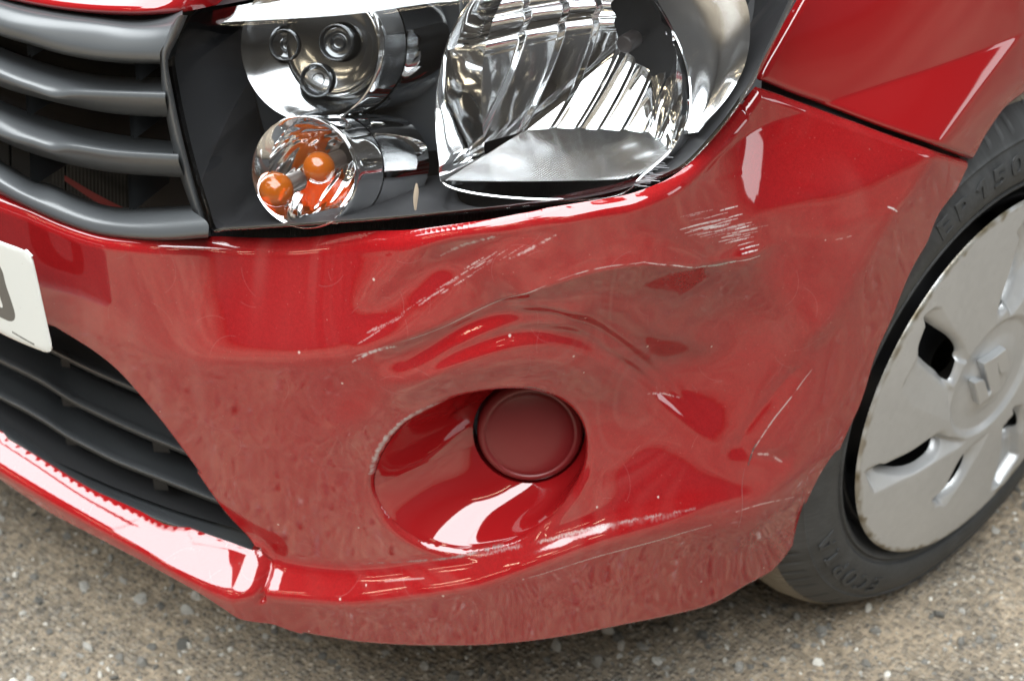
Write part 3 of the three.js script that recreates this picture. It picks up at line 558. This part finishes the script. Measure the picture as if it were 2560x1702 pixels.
// ------------------------------------------------------------------ headlight
const lamp = group('headlight', car); lamp.userData.label = 'clear headlight with chrome reflectors and amber indicator bulbs';
{
  const slope = table([[.3, .62], [.5, .55], [.7, .42], [.85, .28], [1, .22]]);
  const base = table([[.3, .045], [.5, .052], [.65, .058], [.8, .062], [.95, .055]]);
  const dL0 = (s, y) => base(s) + slope(s) * (y - table0(s)) ;
  const table0 = table([[.3, .60], [.41, .605], [.56, .632], [.66, .652], [.75, .66], [.85, .70], [1, .74]]);
  const fold = table([...SY([[430, 66], [469, 61], [560, 53], [860, 35], [1074, 6], [1153, -2], [1300, -60]], dL0), [.9, 1.1]]);
  const dL = (s, y) => dL0(s, y) + 1.9 * softplus(y - fold(s), .0007);
  const outlinePx = [[455, 62], [439, 94], [424, 131], [420, 155], [431, 229], [451, 327], [480, 441], [508, 531], [527, 585], [560, 584], [758, 572], [955, 558], [1153, 541], [1320, 524], [1399, 517], [1500, 503], [1569, 486], [1653, 457], [1721, 423], [1781, 364], [1844, 287], [1900, 200], [1944, 112], [1997, 0], [2040, -90]];
  const top = [[473, 39], [560, 20], [640, 5], [760, -15], [1000, -60]];
  const body = curve2(SY(outlinePx, dL), 200), topSY = SY(top, dL).reverse();
  const lensPoly = [...body, [body[body.length - 1][0] - .02, .92], [.7, .9], ...topSY.map(p => p)];
  const sdf = polySDF(lensPoly);
  const bx = { u0: .24, u1: .95, v0: .55, v1: .95 };
  M.seal = new THREE.MeshStandardMaterial({ color: col(.02, .02, .022), roughness: .5 });
  mesh('lens', panel({ ...bx, cell: .0014, sdf, skirt: 0, pos: (s, y, e) => bodyPoint(s, y, dL(s, y) + (y > fold(s) - .01 ? 0 : roll(e, .006) * .9)) }), M.glass, lamp);
  const dIn = (s, y) => dL0(s, y) + lerp(.098, .040, smooth(.578, .592, s));
  // sealing flange and housing wall round the lens edge
  {
    const pts = lensPoly, ring = k => pts.map(([s, y]) => bodyPoint(s, y - (y < table0(s) + .03 ? .02 * k : 0), dL(s, y) + .0085 + k * Math.max(.01, dIn(s, y) - dL0(s, y) - .0065)));
    mesh('seal', skin([ring(0), ring(.3), ring(1)], 300, 3, true), M.seal, lamp);
  }
  // dark inner panel behind the reflectors
  const mainPx = [[1107, 455], [1096, 400], [1089, 330], [1088, 260], [1096, 190], [1112, 120], [1140, 55], [1175, 0], [1215, -50], [1300, -90], [1420, -105], [1540, -80], [1620, -20], [1668, 52], [1703, 127], [1722, 205], [1720, 288], [1700, 335], [1675, 375], [1640, 408], [1611, 432], [1543, 484]];
  const dM = (s, y) => dL0(s, y) + .034;
  const mainSY = SY(mainPx, dM), sdM = polySDF(mainSY.map(p => p));
  mesh('inner_panel', panel({ ...bx, cell: .004, skirt: 0, sdf: (s, y) => Math.min(sdf(s, y) - .003, -sdM(s, y) + .0015), pos: (s, y) => bodyPoint(s, y, dIn(s, y)) }), M.bezel, lamp);
  // main reflector: paraboloid behind the traced opening, cut in flutes and facets
  const rim = mainSY.map(([s, y]) => bodyPoint(s, y, dM(s, y)));
  const ctr = hit(1410, 190, dM), cP = bodyPoint(ctr[0], ctr[1], dM(...ctr)), vert = cP.clone().add(V(-.01, .0, -.115));
  const NR = 240, closedRim = [...new THREE.CatmullRomCurve3(rim, true, 'centripetal').getSpacedPoints(NR)];
  {
    // depth over the lamp's own x-y plane; opened wider below and inwards, where a floor and a cheek cut it
    const yF = Math.max(rim[0].y, rim[rim.length - 1].y) + .001, ex = closedRim.map(p => { let x = p.x - vert.x, y = p.y - vert.y; if (y < 0) y *= 1.5; if (x < 0) x *= 1.35; return { a: Math.atan2(y, x), r: Math.hypot(x, y), z: p.z - vert.z }; });
    const rt = table([...ex.map(e => [e.a, e.r]), ...ex.map(e => [e.a - 2 * Math.PI, e.r]), ...ex.map(e => [e.a + 2 * Math.PI, e.r])].filter(e => Math.abs(e[0]) < 4)), zt = table([...ex.map(e => [e.a, e.z]), ...ex.map(e => [e.a - 2 * Math.PI, e.z]), ...ex.map(e => [e.a + 2 * Math.PI, e.z])].filter(e => Math.abs(e[0]) < 4));
    const wd = .0155, hd = .018, c = .0009, front = polySDF(rim.map(p => [p.x, p.y]));
    const zOf = (x, y) => { const a = Math.atan2(y - vert.y, x - vert.x), r = Math.hypot(x - vert.x, y - vert.y) / rt(a); return { r, z: vert.z + zt(a) * Math.pow(r, 1.75) }; };
    const g = panel({ u0: vert.x - .16, u1: vert.x + .16, v0: yF - .01, v1: vert.y + .16, cell: .0011, skirt: 0,
      sdf: (x, y) => { const q = zOf(x, y); return Math.min((1 - q.r) * .1, y - yF, front(x, y) + .012, (q.r - .11) * .1); },
      pos: (x, y) => { const q = zOf(x, y); let z = q.z; const fx = (x - vert.x) / wd, tx = fx - Math.floor(fx); z += .0032 * (tx - .5) + .0022 * (.25 - (tx - .5) * (tx - .5)) * 4 * .5; if (y > vert.y - .012) { const fy = (y - vert.y) / hd, ty = fy - Math.floor(fy); z += .004 * (ty - .5) * (ty - .5) * 4; } return V(x, y, z); } });
    mesh('main_reflector', g, M.chrome, lamp);
    // ribbed floor: level shelf from the front edge back to the bowl
    const fx0 = rim[0].x, fx1 = rim[rim.length - 1].x, P = [], I = [], n = 260, m = 10;
    const frontZ = table(rim.filter(p => p.y < yF + .03).map(p => [p.x, p.z]));
    for (let i = 0; i <= n; i++) for (let k = 0; k <= m; k++) { const x = lerp(fx0 + .001, fx1 + .035, i / n), zf = frontZ(x) - .0005, zb = Math.min(zf - .001, zOf(x, yF).z); P.push(x, yF + .0006 * ((i & 3) < 2 ? 1 : 0), lerp(zf, zb, k / m)); }
    for (let i = 0; i < n; i++) for (let k = 0; k < m; k++) { const a = i * (m + 1) + k, b = a + m + 1; I.push(a, b, a + 1, b, b + 1, a + 1); }
    const fg = new THREE.BufferGeometry(); fg.setAttribute('position', new THREE.Float32BufferAttribute(P, 3)); fg.setIndex(I); fg.computeVertexNormals(); mesh('ribbed_floor', fg, M.chromeSoft, lamp);
  }
  // chrome edge of the reflector and its outer surround
  const rimOut = closedRim.map(p => p.clone().add(V(0, 0, -.05)));
  const rimLip = closedRim.map(p => p.clone().add(V(.0012, -.0016, .0005)));
  mesh('reflector_edge', skin([closedRim, rimLip, rimOut.map(p => p.clone().add(V(.002, -.002, 0)))], NR, 3, true), M.chrome, lamp);
  const sA = [[1625, -30], [1672, 50], [1708, 127], [1727, 205], [1725, 288], [1705, 335]], sB = [[1830, -60], [1868, 10], [1876, 85], [1862, 165], [1825, 235], [1745, 330]];
  const dS = (px, k) => SY(px, (s, y) => dL0(s, y) + k).map(([s, y]) => bodyPoint(s, y, dL0(s, y) + k));
  const sM = sA.map((p, i) => [(p[0] + sB[i][0]) / 2, (p[1] + sB[i][1]) / 2]);
  mesh('side_reflector', skin([dS(sA, .034), dS(sM, .034), dS(sB, .018)], 50, 8), M.chromeSoft, lamp);
  // ribbed cheek on the inner side of the main reflector and ribbed floor below it
  const ribbed = (name, rows, n, amp) => { const g = skin(rows, n * 4, 3), p = g.attributes.position, nn = g.attributes.normal; const Mx = p.count / (n * 4 + 1); for (let i = 0; i < p.count; i++) { const k = Math.floor(i / Mx) % 4, a = (k === 1 ? 1 : k === 3 ? -1 : 0) * amp; p.setXYZ(i, p.getX(i) + nn.getX(i) * a, p.getY(i) + nn.getY(i) * a, p.getZ(i) + nn.getZ(i) * a); } g.computeVertexNormals(); mesh(name, g, M.chromeSoft, lamp); };
  ribbed('ribbed_cheek', [dS([[1108, 453], [1091, 330], [1097, 190], [1141, 55], [1200, -40]], .036), dS([[1122, 440], [1150, 330], [1172, 200], [1205, 80], [1245, -20]], .072)], 70, .00035);
  // bulb with its blacked tip, standing on a socket
  {
    const tip = hit(1560, 112, (s, y) => dL0(s, y) + .075), tp = bodyPoint(tip[0], tip[1], dL0(...tip) + .075), root = hit(1645, 62, (s, y) => dL0(s, y) + .115), rp = bodyPoint(root[0], root[1], dL0(...root) + .115);
    const ax = tp.clone().sub(rp), L = ax.length(); ax.normalize(); const q = new THREE.Quaternion().setFromUnitVectors(V(0, 1, 0), ax);
    const lathe = (name, prof, m) => { const g = new THREE.LatheGeometry(prof.map(p => new THREE.Vector2(...p)), 40), o = mesh(name, g, m, lamp); o.position.copy(rp); o.quaternion.copy(q); };
    lathe('bulb_glass', [[.0068, 0], [.0068, L * .72]], M.glass);
    lathe('bulb_tip', [[.0068, L * .68], [.0072, L * .7], [.0072, L * .97], [.0055, L], [0, L]], new THREE.MeshStandardMaterial({ color: col(.035, .03, .03), roughness: .45 }));
    lathe('bulb_filament', [[.0015, L * .1], [.0022, L * .4], [.0015, L * .6], [0, L * .62]], M.chromeSoft);
    lathe('bulb_socket', [[.0, -.004], [.008, -.003], [.0082, .006], [.013, .007], [.0135, -.004], [.020, -.006], [.022, -.012], [.022, -.03]], new THREE.MeshStandardMaterial({ color: col(.12, .12, .12), roughness: .35, metalness: .6 }));
  }
  // position lamp and indicator: drums that run back into the lamp
  const drum = (px, depth, rPx, n, path, len) => {
    const c = hit(px[0], px[1], (s, y) => dL0(s, y) + depth), P = bodyPoint(c[0], c[1], dL0(...c) + depth), dist = P.clone().sub(CAM).dot(camF), R = rPx * dist / F;
    const e1 = V(0, 1, 0).cross(n).normalize(), e2 = n.clone().cross(e1).normalize();
    const ring = (r, along, inw = 0) => Array.from({ length: 48 }, (_, k) => { const a = k / 48 * 2 * Math.PI; return P.clone().addScaledVector(e1, r * R * Math.cos(a)).addScaledVector(e2, r * R * Math.sin(a)).addScaledVector(path, along).addScaledVector(n, inw); });
    return { P, R, e1, e2, ring, n, path };
  };
  const nA = V(.35, .43, .83).normalize(), pathA = V(.26, -.22, -.94).normalize();
  const d1 = drum([772, 118], .022, 186, nA, pathA), d2 = drum([758, 431], .0135, 141, nA, pathA);
  for (const [d, nm, deep] of [[d1, 'position_lamp', .022], [d2, 'indicator', .045]]) {
    const R = d.R;
    mesh(nm + '_drum', skin([d.ring(1.0, 0), d.ring(1.012, .0015), d.ring(1.0, .012), d.ring(.99, .025)], 120, 4, true), M.chrome, lamp);
    mesh(nm + '_drum', skin([d.ring(1.01, .025), d.ring(1.0, .028), d.ring(.95, .048), d.ring(.88, .072)], 120, 4, true), M.chrome, lamp);
    if (nm === 'indicator') {
      mesh('indicator_rim', skin([d.ring(1.0, 0), d.ring(.985, 0, .001), d.ring(.90, .008), d.ring(.89, .010)], 120, 3, true), M.chrome, lamp);
      // pebbled bowl
      const g = skin([d.ring(.89, .010), d.ring(.84, .020), d.ring(.68, .034), d.ring(.4, .044), d.ring(.1, .048), d.ring(.01, .048)], 160, 10, true), p = g.attributes.position, nn = g.attributes.normal;
      for (let i = 0; i < p.count; i++) { const x = p.getX(i) * 330, y = p.getY(i) * 330, a = .0006 * vnoise(x, y + p.getZ(i) * 200); p.setXYZ(i, p.getX(i) + nn.getX(i) * a, p.getY(i) + nn.getY(i) * a, p.getZ(i) + nn.getZ(i) * a); }
      g.computeVertexNormals(); mesh('indicator_bowl', g, M.chrome, lamp);
    } else {
      mesh('position_lamp_bowl', skin([d.ring(1.0, 0), d.ring(.97, .003), d.ring(.9, .012), d.ring(.78, .024), d.ring(.72, .03), d.ring(.70, .022), d.ring(.66, .020), d.ring(.4, .024), d.ring(.01, .026)], 160, 6, true), new THREE.MeshStandardMaterial({ color: col(.42, .43, .44), metalness: 1, roughness: .12 }), lamp);
    }
  }
  // three round dimples with bright rings in the position lamp
  for (const [x, y, r] of [[712, 112, 36], [841, 106, 42], [791, 200, 38]]) {
    const D = rayDir(x, y), t = d1.P.clone().addScaledVector(pathA, .018).sub(CAM).dot(nA) / D.dot(nA), c = CAM.clone().addScaledVector(D, t), R = r * t / F;
    const ring = (k, w) => Array.from({ length: 32 }, (_, i) => { const a = i / 32 * 2 * Math.PI; return c.clone().addScaledVector(d1.e1, k * R * Math.cos(a)).addScaledVector(d1.e2, k * R * Math.sin(a)).addScaledVector(nA, w); });
    mesh('light_well', skin([ring(1.12, 0), ring(1.06, .003), ring(1.0, .003), ring(.96, 0), ring(.9, -.003), ring(.5, -.0045), ring(.42, -.002), ring(.34, -.0045), ring(.01, -.005)], 60, 4, true), new THREE.MeshStandardMaterial({ color: col(.13, .135, .14), metalness: .9, roughness: .2 }), lamp);
  }
  // amber bulbs
  const bulb = (x, y, r, along) => { const D = rayDir(x, y), t = d2.P.clone().addScaledVector(pathA, along).sub(CAM).dot(camF), c = CAM.clone().addScaledVector(D, t), R = r * t / F; const g = new THREE.SphereGeometry(R, 40, 28); const o = mesh('amber_bulb', g, M.amber, lamp); o.position.copy(c);
    const f = mesh('bulb_base', new THREE.CylinderGeometry(R * .5, R * .55, R * 1.1, 24), new THREE.MeshStandardMaterial({ color: col(.12, .1, .09), metalness: .5, roughness: .35 }), lamp); f.position.copy(c).add(V(.2, .05, -.9).normalize().multiplyScalar(R * 1.2)); f.quaternion.setFromUnitVectors(V(0, 1, 0), V(.2, .05, -.9).normalize()); };
  bulb(797, 419, 41, .022); bulb(690, 474, 44, .026);
  // ribbed black ledge and bits of bracket in the gap under the lamp
  const gapA = [[500, 592], [620, 592], [760, 588], [955, 576], [1150, 558], [1330, 540], [1500, 515]], rows = [dS(dn(gapA, -22), .05), dS(dn(gapA, 14), .05), dS(dn(gapA, 30), .05)];
  {
    const n = 150, g = skin(rows, n * 4, 3), p = g.attributes.position, nn = g.attributes.normal, Mx = p.count / (n * 4 + 1);
    for (let i = 0; i < p.count; i++) { const a = (Math.floor(i / Mx) % 4 < 2 ? 1 : -1) * .0007; p.setXYZ(i, p.getX(i) + nn.getX(i) * a, p.getY(i) + nn.getY(i) * a, p.getZ(i) + nn.getZ(i) * a); }
    g.computeVertexNormals(); mesh('ribbed_ledge', g, M.gloss, lamp);
  }
  // scuff marks on the lens and one dried streak of dirt
  const onLens = (x, y, k = -.0006) => { const q = hit(x, y, dL); return bodyPoint(q[0], q[1], dL(...q) + k); };
  const sg = []; for (let k = 0; k < 30; k++) { const t = k / 30, y = lerp(372, 466, t) + 3 * rnd(), x = lerp(1655, 1600, t) + 34 * (rnd() - .5) - 8, l = 12 + 26 * rnd(), w = .3 + .45 * rnd(); sg.push(skin([[onLens(x, y - w), onLens(x + l, y + 2 - w)], [onLens(x, y + w), onLens(x + l, y + 2 + w)]], 2, 1)); }
  const sm = mesh('lens_scratches', mergeGeometries(sg), new THREE.MeshStandardMaterial({ color: col(.5, .52, .55), roughness: .9 }), lamp); sm.userData.kind = 'stuff';
  mesh('dirt_streak', skin([[onLens(1040, 456), onLens(1035, 475), onLens(1033, 500), onLens(1036, 522)], [onLens(1042, 456, -.001), onLens(1041, 476, -.0016), onLens(1038, 500, -.0016), onLens(1038, 524, -.001)], [onLens(1044, 458), onLens(1047, 478), onLens(1044, 502), onLens(1041, 524)]], 12, 3), new THREE.MeshStandardMaterial({ color: col(.24, .19, .14), roughness: .9 }), lamp);
}
// ------------------------------------------------------------------ wheel
const font = await new FontLoader().loadAsync('fonts/droid/droid_sans_bold.typeface.json');
const wheel = group('wheel', car); wheel.userData.label = 'front wheel with black tyre and silver plastic cover';
{
  const st = -.1241, WC = V(.7648, .277, -.7055), n = V(Math.cos(st), 0, -Math.sin(st)), e1 = V(n.z, 0, -n.x), e2 = V(0, 1, 0);
  wheel.position.copy(WC); wheel.quaternion.setFromRotationMatrix(new THREE.Matrix4().makeBasis(e1, e2, n));
  const toW = (px, py, off = 0) => { const D = rayDir(px, py), t = (WC.clone().addScaledVector(n, off).sub(CAM).dot(n)) / D.dot(n), q = CAM.clone().addScaledVector(D, t).sub(WC); return [q.dot(e1), q.dot(e2)]; };
  // tyre, flattened where it stands on the ground
  const NS = 720;
  const latheXY = (prof, disp) => { // profile [radius, axial]
    const m = prof.length, P = [], I = [], U = [];
    for (let i = 0; i <= NS; i++) { const a = i / NS * 2 * Math.PI; for (let k = 0; k < m; k++) { let r = prof[k][0], z = prof[k][1]; if (disp) { const q = disp(a, r, z, k); r += q[0]; z += q[1]; } let x = r * Math.cos(a), y = r * Math.sin(a); const lim = -WC.y + .0015; if (y < lim) { y = lim; } P.push(x, y, z); U.push(a * .25, r + z); } }
    for (let i = 0; i < NS; i++) for (let k = 0; k < m - 1; k++) { const a = i * m + k, b = a + m; I.push(a, b, a + 1, b, b + 1, a + 1); }
    const g = new THREE.BufferGeometry(); g.setAttribute('position', new THREE.Float32BufferAttribute(P, 3)); g.setAttribute('uv', new THREE.Float32BufferAttribute(U, 2)); g.setIndex(I); g.computeVertexNormals(); return g;
  };
  const fine = (pts, k = 5) => new THREE.CatmullRomCurve3(pts.map(p => V(p[0], p[1], 0)), false, 'centripetal').getPoints(pts.length * k).map(q => [q.x, q.y]);
  const rubN = dataTex(512, 512, (u, v) => { const k = .5 + .25 * Math.sin(v * 512 * 1.2) * (tnoise(u * 20, v * 20, 20) > .4 ? 1 : .3) + .2 * (tnoise(u * 120, v * 120, 120) - .5); return [k, k, k]; });
  const rubC = dataTex(512, 512, (u, v, i, j) => { const k = .165 + .05 * tnoise(u * 14, v * 14, 14) + .04 * tnoise(u * 90, v * 90, 90) + .02 * hash2(i, j); return [k, k * 1.01, k * 1.02]; }, true);
  rubC.repeat.set(4, 4);
  const rubber = new THREE.MeshStandardMaterial({ map: rubC, roughness: .62 });
  const side = fine([[.184, -.036], [.188, -.030], [.1935, -.020], [.1985, -.012], [.2035, -.0085], [.2060, -.0110], [.208, -.0108], [.2105, -.0072], [.222, -.0055], [.236, -.0085], [.2480, -.0145], [.2495, -.0135], [.2515, -.0160], [.259, -.0230], [.266, -.031], [.272, -.039]], 5);
  mesh('tyre', latheXY(side, (a, r, z) => r > .256 ? [-(((a * 96 / 2 / Math.PI) % 1) < .10 ? .0022 * smooth(.256, .262, r) : 0), -(((a * 96 / 2 / Math.PI) % 1) < .10 ? .0015 : 0)] : [0, 0]), rubber, wheel).userData.label = 'black tyre with raised lettering on its sidewall';
  const tr = [[.272, -.039], [.2765, -.046], [.279, -.054]]; for (const z of [-.072, -.100, -.128]) tr.push([.2815, z + .006], [.2818, z + .0045], [.276, z + .003], [.276, z - .003], [.2818, z - .0045], [.2815, z - .006]); tr.push([.279, -.15], [.2765, -.158], [.272, -.165], [.255, -.19], [.2, -.195]);
  const tread = new THREE.MeshStandardMaterial({ color: col(.17, .145, .11), roughness: .95 });
  mesh('tread', latheXY(tr, (a, r, z) => { const b = (a * 110 / 2 / Math.PI + z * 60) % 1; return [(b + 1) % 1 < .12 ? -.003 : 0, 0]; }), tread, wheel);
  mesh('rim', latheXY([[.186, -.036], [.182, -.026], [.178, -.024], [.172, -.034], [.165, -.09], [.15, -.10], [.06, -.05], [.02, -.05]]), new THREE.MeshStandardMaterial({ color: col(.022, .022, .024), roughness: .5, metalness: .3 }), wheel);
  // raised lettering following the sidewall
  const word = (txt, px0, px1, r, hgt) => {
    const a0 = Math.atan2(...toW(...px0, -.008).reverse()), a1 = Math.atan2(...toW(...px1, -.008).reverse()); let da = a1 - a0; while (da > 0) da -= 2 * Math.PI;
    const gs = []; [...txt].forEach((ch, i) => { const g = new TextGeometry(ch, { font, size: hgt, depth: .0012, curveSegments: 4, bevelEnabled: false }); g.computeBoundingBox(); const w = g.boundingBox.max.x; g.translate(-w / 2, 0, 0); const a = a0 + da * (i / (txt.length - 1)); g.scale(1.5, 1, 1); g.applyMatrix4(new THREE.Matrix4().makeTranslation(r * Math.cos(a), r * Math.sin(a), -.0083).multiply(new THREE.Matrix4().makeRotationZ(a - Math.PI / 2))); gs.push(g); });
    const g = mergeGeometries(gs), p = g.attributes.position; for (let i = 0; i < p.count; i++) { const q = Math.hypot(p.getX(i), p.getY(i)); p.setZ(i, p.getZ(i) - .0000 - 9 * (q - .222) ** 2 * 1.2 + .0028); }
    g.computeVertexNormals(); mesh('raised_lettering', g, rubber, wheel);
  };
  word('ECOPIA', [2178, 1478], [2058, 1365], .223, .018);
  word('EP150', [2362, 585], [2540, 420], .223, .018);
  // wheel cover: dished disc with traced windows, scooped edges and a centre emblem
  const ca = pts => pts.map(([x, y]) => [2100 + x * .2934, 780 + y * .2934]), cb = pts => pts.map(([x, y]) => [2100 + x * .2934, 400 + y * .2934]);
  const ZC = (x, y) => { const r = Math.hypot(x, y); return .006 * (1 - (r / .192) ** 2) ; };
  const W2 = pts => pts.map(p => toW(p[0], p[1], -.005));
  const win = [
    ca([[690, 78], [800, 128], [900, 208], [942, 300], [930, 365], [862, 542], [770, 472], [680, 392], [622, 322], [620, 250], [650, 160]]),
    ca([[283, 1277], [500, 1150], [742, 988], [767, 1040], [720, 1130], [600, 1232], [500, 1282], [380, 1302]]),
    ca([[1020, 1158], [992, 1260], [900, 1420], [748, 1562], [830, 1430], [958, 1180]]),
    ca([[1422, 783], [1452, 880], [1442, 960], [1400, 1030], [1330, 1072], [1323, 910], [1370, 850]]),
    cb([[1480, 590], [1512, 660], [1517, 760], [1480, 880], [1400, 1040], [1340, 1140], [1262, 1232], [1300, 1080], [1380, 860], [1440, 690]])].map((p, i) => curve2(p.map(q => toW(q[0], q[1], [-.009, -.012, -.010, -.011, -.011][i])), 60, true));
  const wsd = win.map(polySDF);
  // scooped faces: polygon, and the crest line from which each falls away
  const scoops = [
    [ca([[285, 1285], [500, 1285], [620, 1235], [770, 1040], [820, 1040], [1000, 1065], [960, 1110], [600, 1335], [262, 1518], [195, 1330]]), ca([[262, 1518], [600, 1335], [960, 1110], [1000, 1065]]), .50],
    [ca([[700, 78], [690, 20], [760, -40], [830, -60], [880, 40], [1055, 365], [1000, 385], [940, 365], [940, 300], [890, 200], [800, 128]]), ca([[820, -80], [880, 40], [1060, 372]]), .50],
    [ca([[1018, 1160], [1060, 1110], [1200, 990], [1130, 1150], [930, 1500], [850, 1620], [748, 1562], [900, 1420], [992, 1260]]), ca([[1210, 985], [1130, 1150], [930, 1500], [840, 1640]]), .28],
    [ca([[1320, 905], [1325, 1070], [1310, 1200], [1240, 1500], [1330, 1440], [1480, 1200], [1480, 780], [1420, 785], [1450, 880], [1440, 960], [1400, 1030]]), ca([[1320, 900], [1325, 1070], [1305, 1220], [1235, 1510]]), .45],
    [cb([[1480, 590], [1560, 470], [1640, 470], [1640, 900], [1470, 1180], [1390, 1290], [1370, 1200], [1410, 1040], [1480, 880], [1515, 760], [1510, 660]]), cb([[1660, 940], [1480, 1190], [1390, 1300]]), .45],
    [ca([[470, 640], [640, 340], [860, 545], [890, 640], [870, 830], [850, 880], [560, 760], [500, 700]]), ca([[850, 890], [560, 770], [470, 640]]), .16],
  ].map(([p, l, k]) => ({ sd: polySDF(W2(p)), ln: polyline(W2(l)), k }));
  const hC = toW(2472, 936);
  const relief = (x, y) => {
    let z = ZC(x, y); const r = Math.hypot(x - hC[0], y - hC[1]);
    for (const q of scoops) { const e = q.sd(x, y); if (e > -.003) z -= Math.min(.011, q.k * q.ln(x, y).d) * smooth(-.003, .002, e); }
    for (const w of wsd) { const e = -w(x, y); if (e < .02) z -= .0035 * Math.exp(-((e / .004) ** 2)); }
    z -= .0045 * smooth(.066, .058, r); z += .0025 * smooth(.046, .030, r);
    return z;
  };
  const sdf = (x, y) => { let v = .192 - Math.hypot(x, y); for (const w of wsd) v = Math.min(v, -w(x, y)); return v; };
  const scratch = dataTex(512, 512, (u, v, i, j) => { const k = .70 + .03 * tnoise(u * 8, v * 8, 8) + .02 * tnoise(u * 60, v * 60, 60) + .012 * hash2(i, j), r = Math.hypot(u - .5, v - .5) * .4, e = smooth(.186, .1915, r + .006 * (tnoise(u * 60, v * 60, 60) - .4)) * .9 * tnoise(u * 40 + 3, v * 40, 40), sp = hash2(i + 5, j * 3) > .9985 ? .25 : 0; const f = Math.min(1, e + sp); return [lerp(k, .36, f), lerp(k * 1.005, .31, f), lerp(k * 1.01, .22, f)]; }, true);
  scratch.wrapS = scratch.wrapT = THREE.ClampToEdgeWrapping;
  M.silver = new THREE.MeshPhysicalMaterial({ map: scratch, metalness: .55, roughness: .42, clearcoat: .25, clearcoatRoughness: .25 });
  mesh('wheel_cover', panel({ u0: -.194, u1: .194, v0: -.194, v1: .194, cell: .0016, sdf, skirt: .003, pos: (x, y, e) => V(x, y, relief(x, y) - roll(e, .0025)), uv: (x, y) => [x / .4 + .5, y / .4 + .5] }), M.silver, wheel).userData.label = 'silver plastic wheel cover with slotted windows';
  const em = ca([[1365, 292], [1272, 362], [1180, 415], [1215, 535], [1246, 648], [1224, 690], [1203, 615], [1184, 560], [1140, 562], [1103, 582], [1125, 670], [1148, 757], [1235, 690], [1325, 628], [1312, 515], [1298, 405], [1315, 455], [1330, 497], [1397, 465], [1383, 375]]).map(p => toW(p[0], p[1], .004));
  const eg = new THREE.ExtrudeGeometry(new THREE.Shape(em.map(p => new THREE.Vector2(...p))), { depth: .004, bevelEnabled: true, bevelThickness: .0022, bevelSize: .0012, bevelSegments: 3, bevelOffset: -.0004 });
  const emb = mesh('emblem', eg, new THREE.MeshPhysicalMaterial({ color: col(.5, .51, .52), metalness: .6, roughness: .3, clearcoat: .3, clearcoatRoughness: .25 }), wheel); emb.position.z = .0048;
  emb.userData.label = 'raised stylised S emblem in the middle of the wheel cover';
}
// wheel housing, plus unseen underside and rear sheet that block light from behind
{
  const g = new THREE.CylinderGeometry(.325, .325, .22, 72, 1, true, -.3, Math.PI + .6); g.rotateZ(Math.PI / 2); const o = mesh('wheel_housing', g, M.black, car); o.position.set(.565, .28, -.71);
  const b = mesh('wheel_housing', new THREE.CylinderGeometry(.325, .325, .01, 48, 1, false, -.3, Math.PI + .6).rotateZ(Math.PI / 2), M.black, car); b.position.set(.455, .28, -.71);
  const u = mesh('floor_pan', new RoundedBoxGeometry(.9, .06, 3.1, 2, .02), M.black, car); u.position.set(0, .25, -1.75);
  const tray = mesh('undertray', skin([[V(-.42, .235, -.10), V(0, .235, -.08), V(.33, .235, -.14), V(.5, .24, -.24), V(.56, .25, -.33)], [V(-.42, .25, -.4), V(0, .25, -.4), V(.3, .25, -.4), V(.42, .25, -.4), V(.45, .25, -.4)]], 30, 3), M.black, car);
  const w = mesh('unseen_bulkhead', new THREE.BoxGeometry(1.3, .6, .02), M.black, car); w.position.set(0, .52, -.42);  // out of view, keeps light from behind out of lamp and wheel arch
  const r = mesh('sill', new RoundedBoxGeometry(.12, .16, 1.7, 2, .03), M.paint, car); r.position.set(.70, .27, -1.95);
}
// ------------------------------------------------------------------ loose grit on the ground
{
  const g0 = new THREE.IcosahedronGeometry(1, 1), p = g0.attributes.position; for (let i = 0; i < p.count; i++) { const k = .75 + .5 * hash2(Math.round(p.getX(i) * 50) + 99, Math.round(p.getY(i) * 50 + p.getZ(i) * 977)); p.setXYZ(i, p.getX(i) * k, p.getY(i) * k * .7, p.getZ(i) * k); } g0.computeVertexNormals();
  const n = 26000, im = new THREE.InstancedMesh(g0, new THREE.MeshStandardMaterial({ color: 0xffffff, roughness: .9 }), n); im.name = 'gravel';
  const m = new THREE.Matrix4(), q = new THREE.Quaternion(), e = new THREE.Euler(), c = new THREE.Color();
  for (let k = 0; k < n; k++) {
    const x = -.9 + 2.4 * rnd(), z = -1.9 + 2.4 * rnd(), cl = .5 + .5 * vnoise(x * 6, z * 6), s = (.0009 + .0036 * Math.pow(rnd(), 6) + .0008 * rnd()) * (.7 + .6 * cl);
    e.set(rnd() * 6, rnd() * 6, rnd() * 6); q.setFromEuler(e); m.compose(V(x, s * .25 - .0002, z), q, V(s * (1 + .6 * rnd()), s, s * (1 + .5 * rnd()))); im.setMatrixAt(k, m);
    const t = rnd(), b = t < .45 ? .10 + .12 * rnd() : t < .85 ? .26 + .14 * rnd() : .45 + .25 * rnd(); c.setRGB(b * 1.05, b, b * .9); im.setColorAt(k, c);
  }
  im.castShadow = im.receiveShadow = true; scene.add(im); tag(im, 'loose grey and pale grit scattered over the tarmac', 'gravel', null, 'stuff');
}


renderer.render(scene, camera);
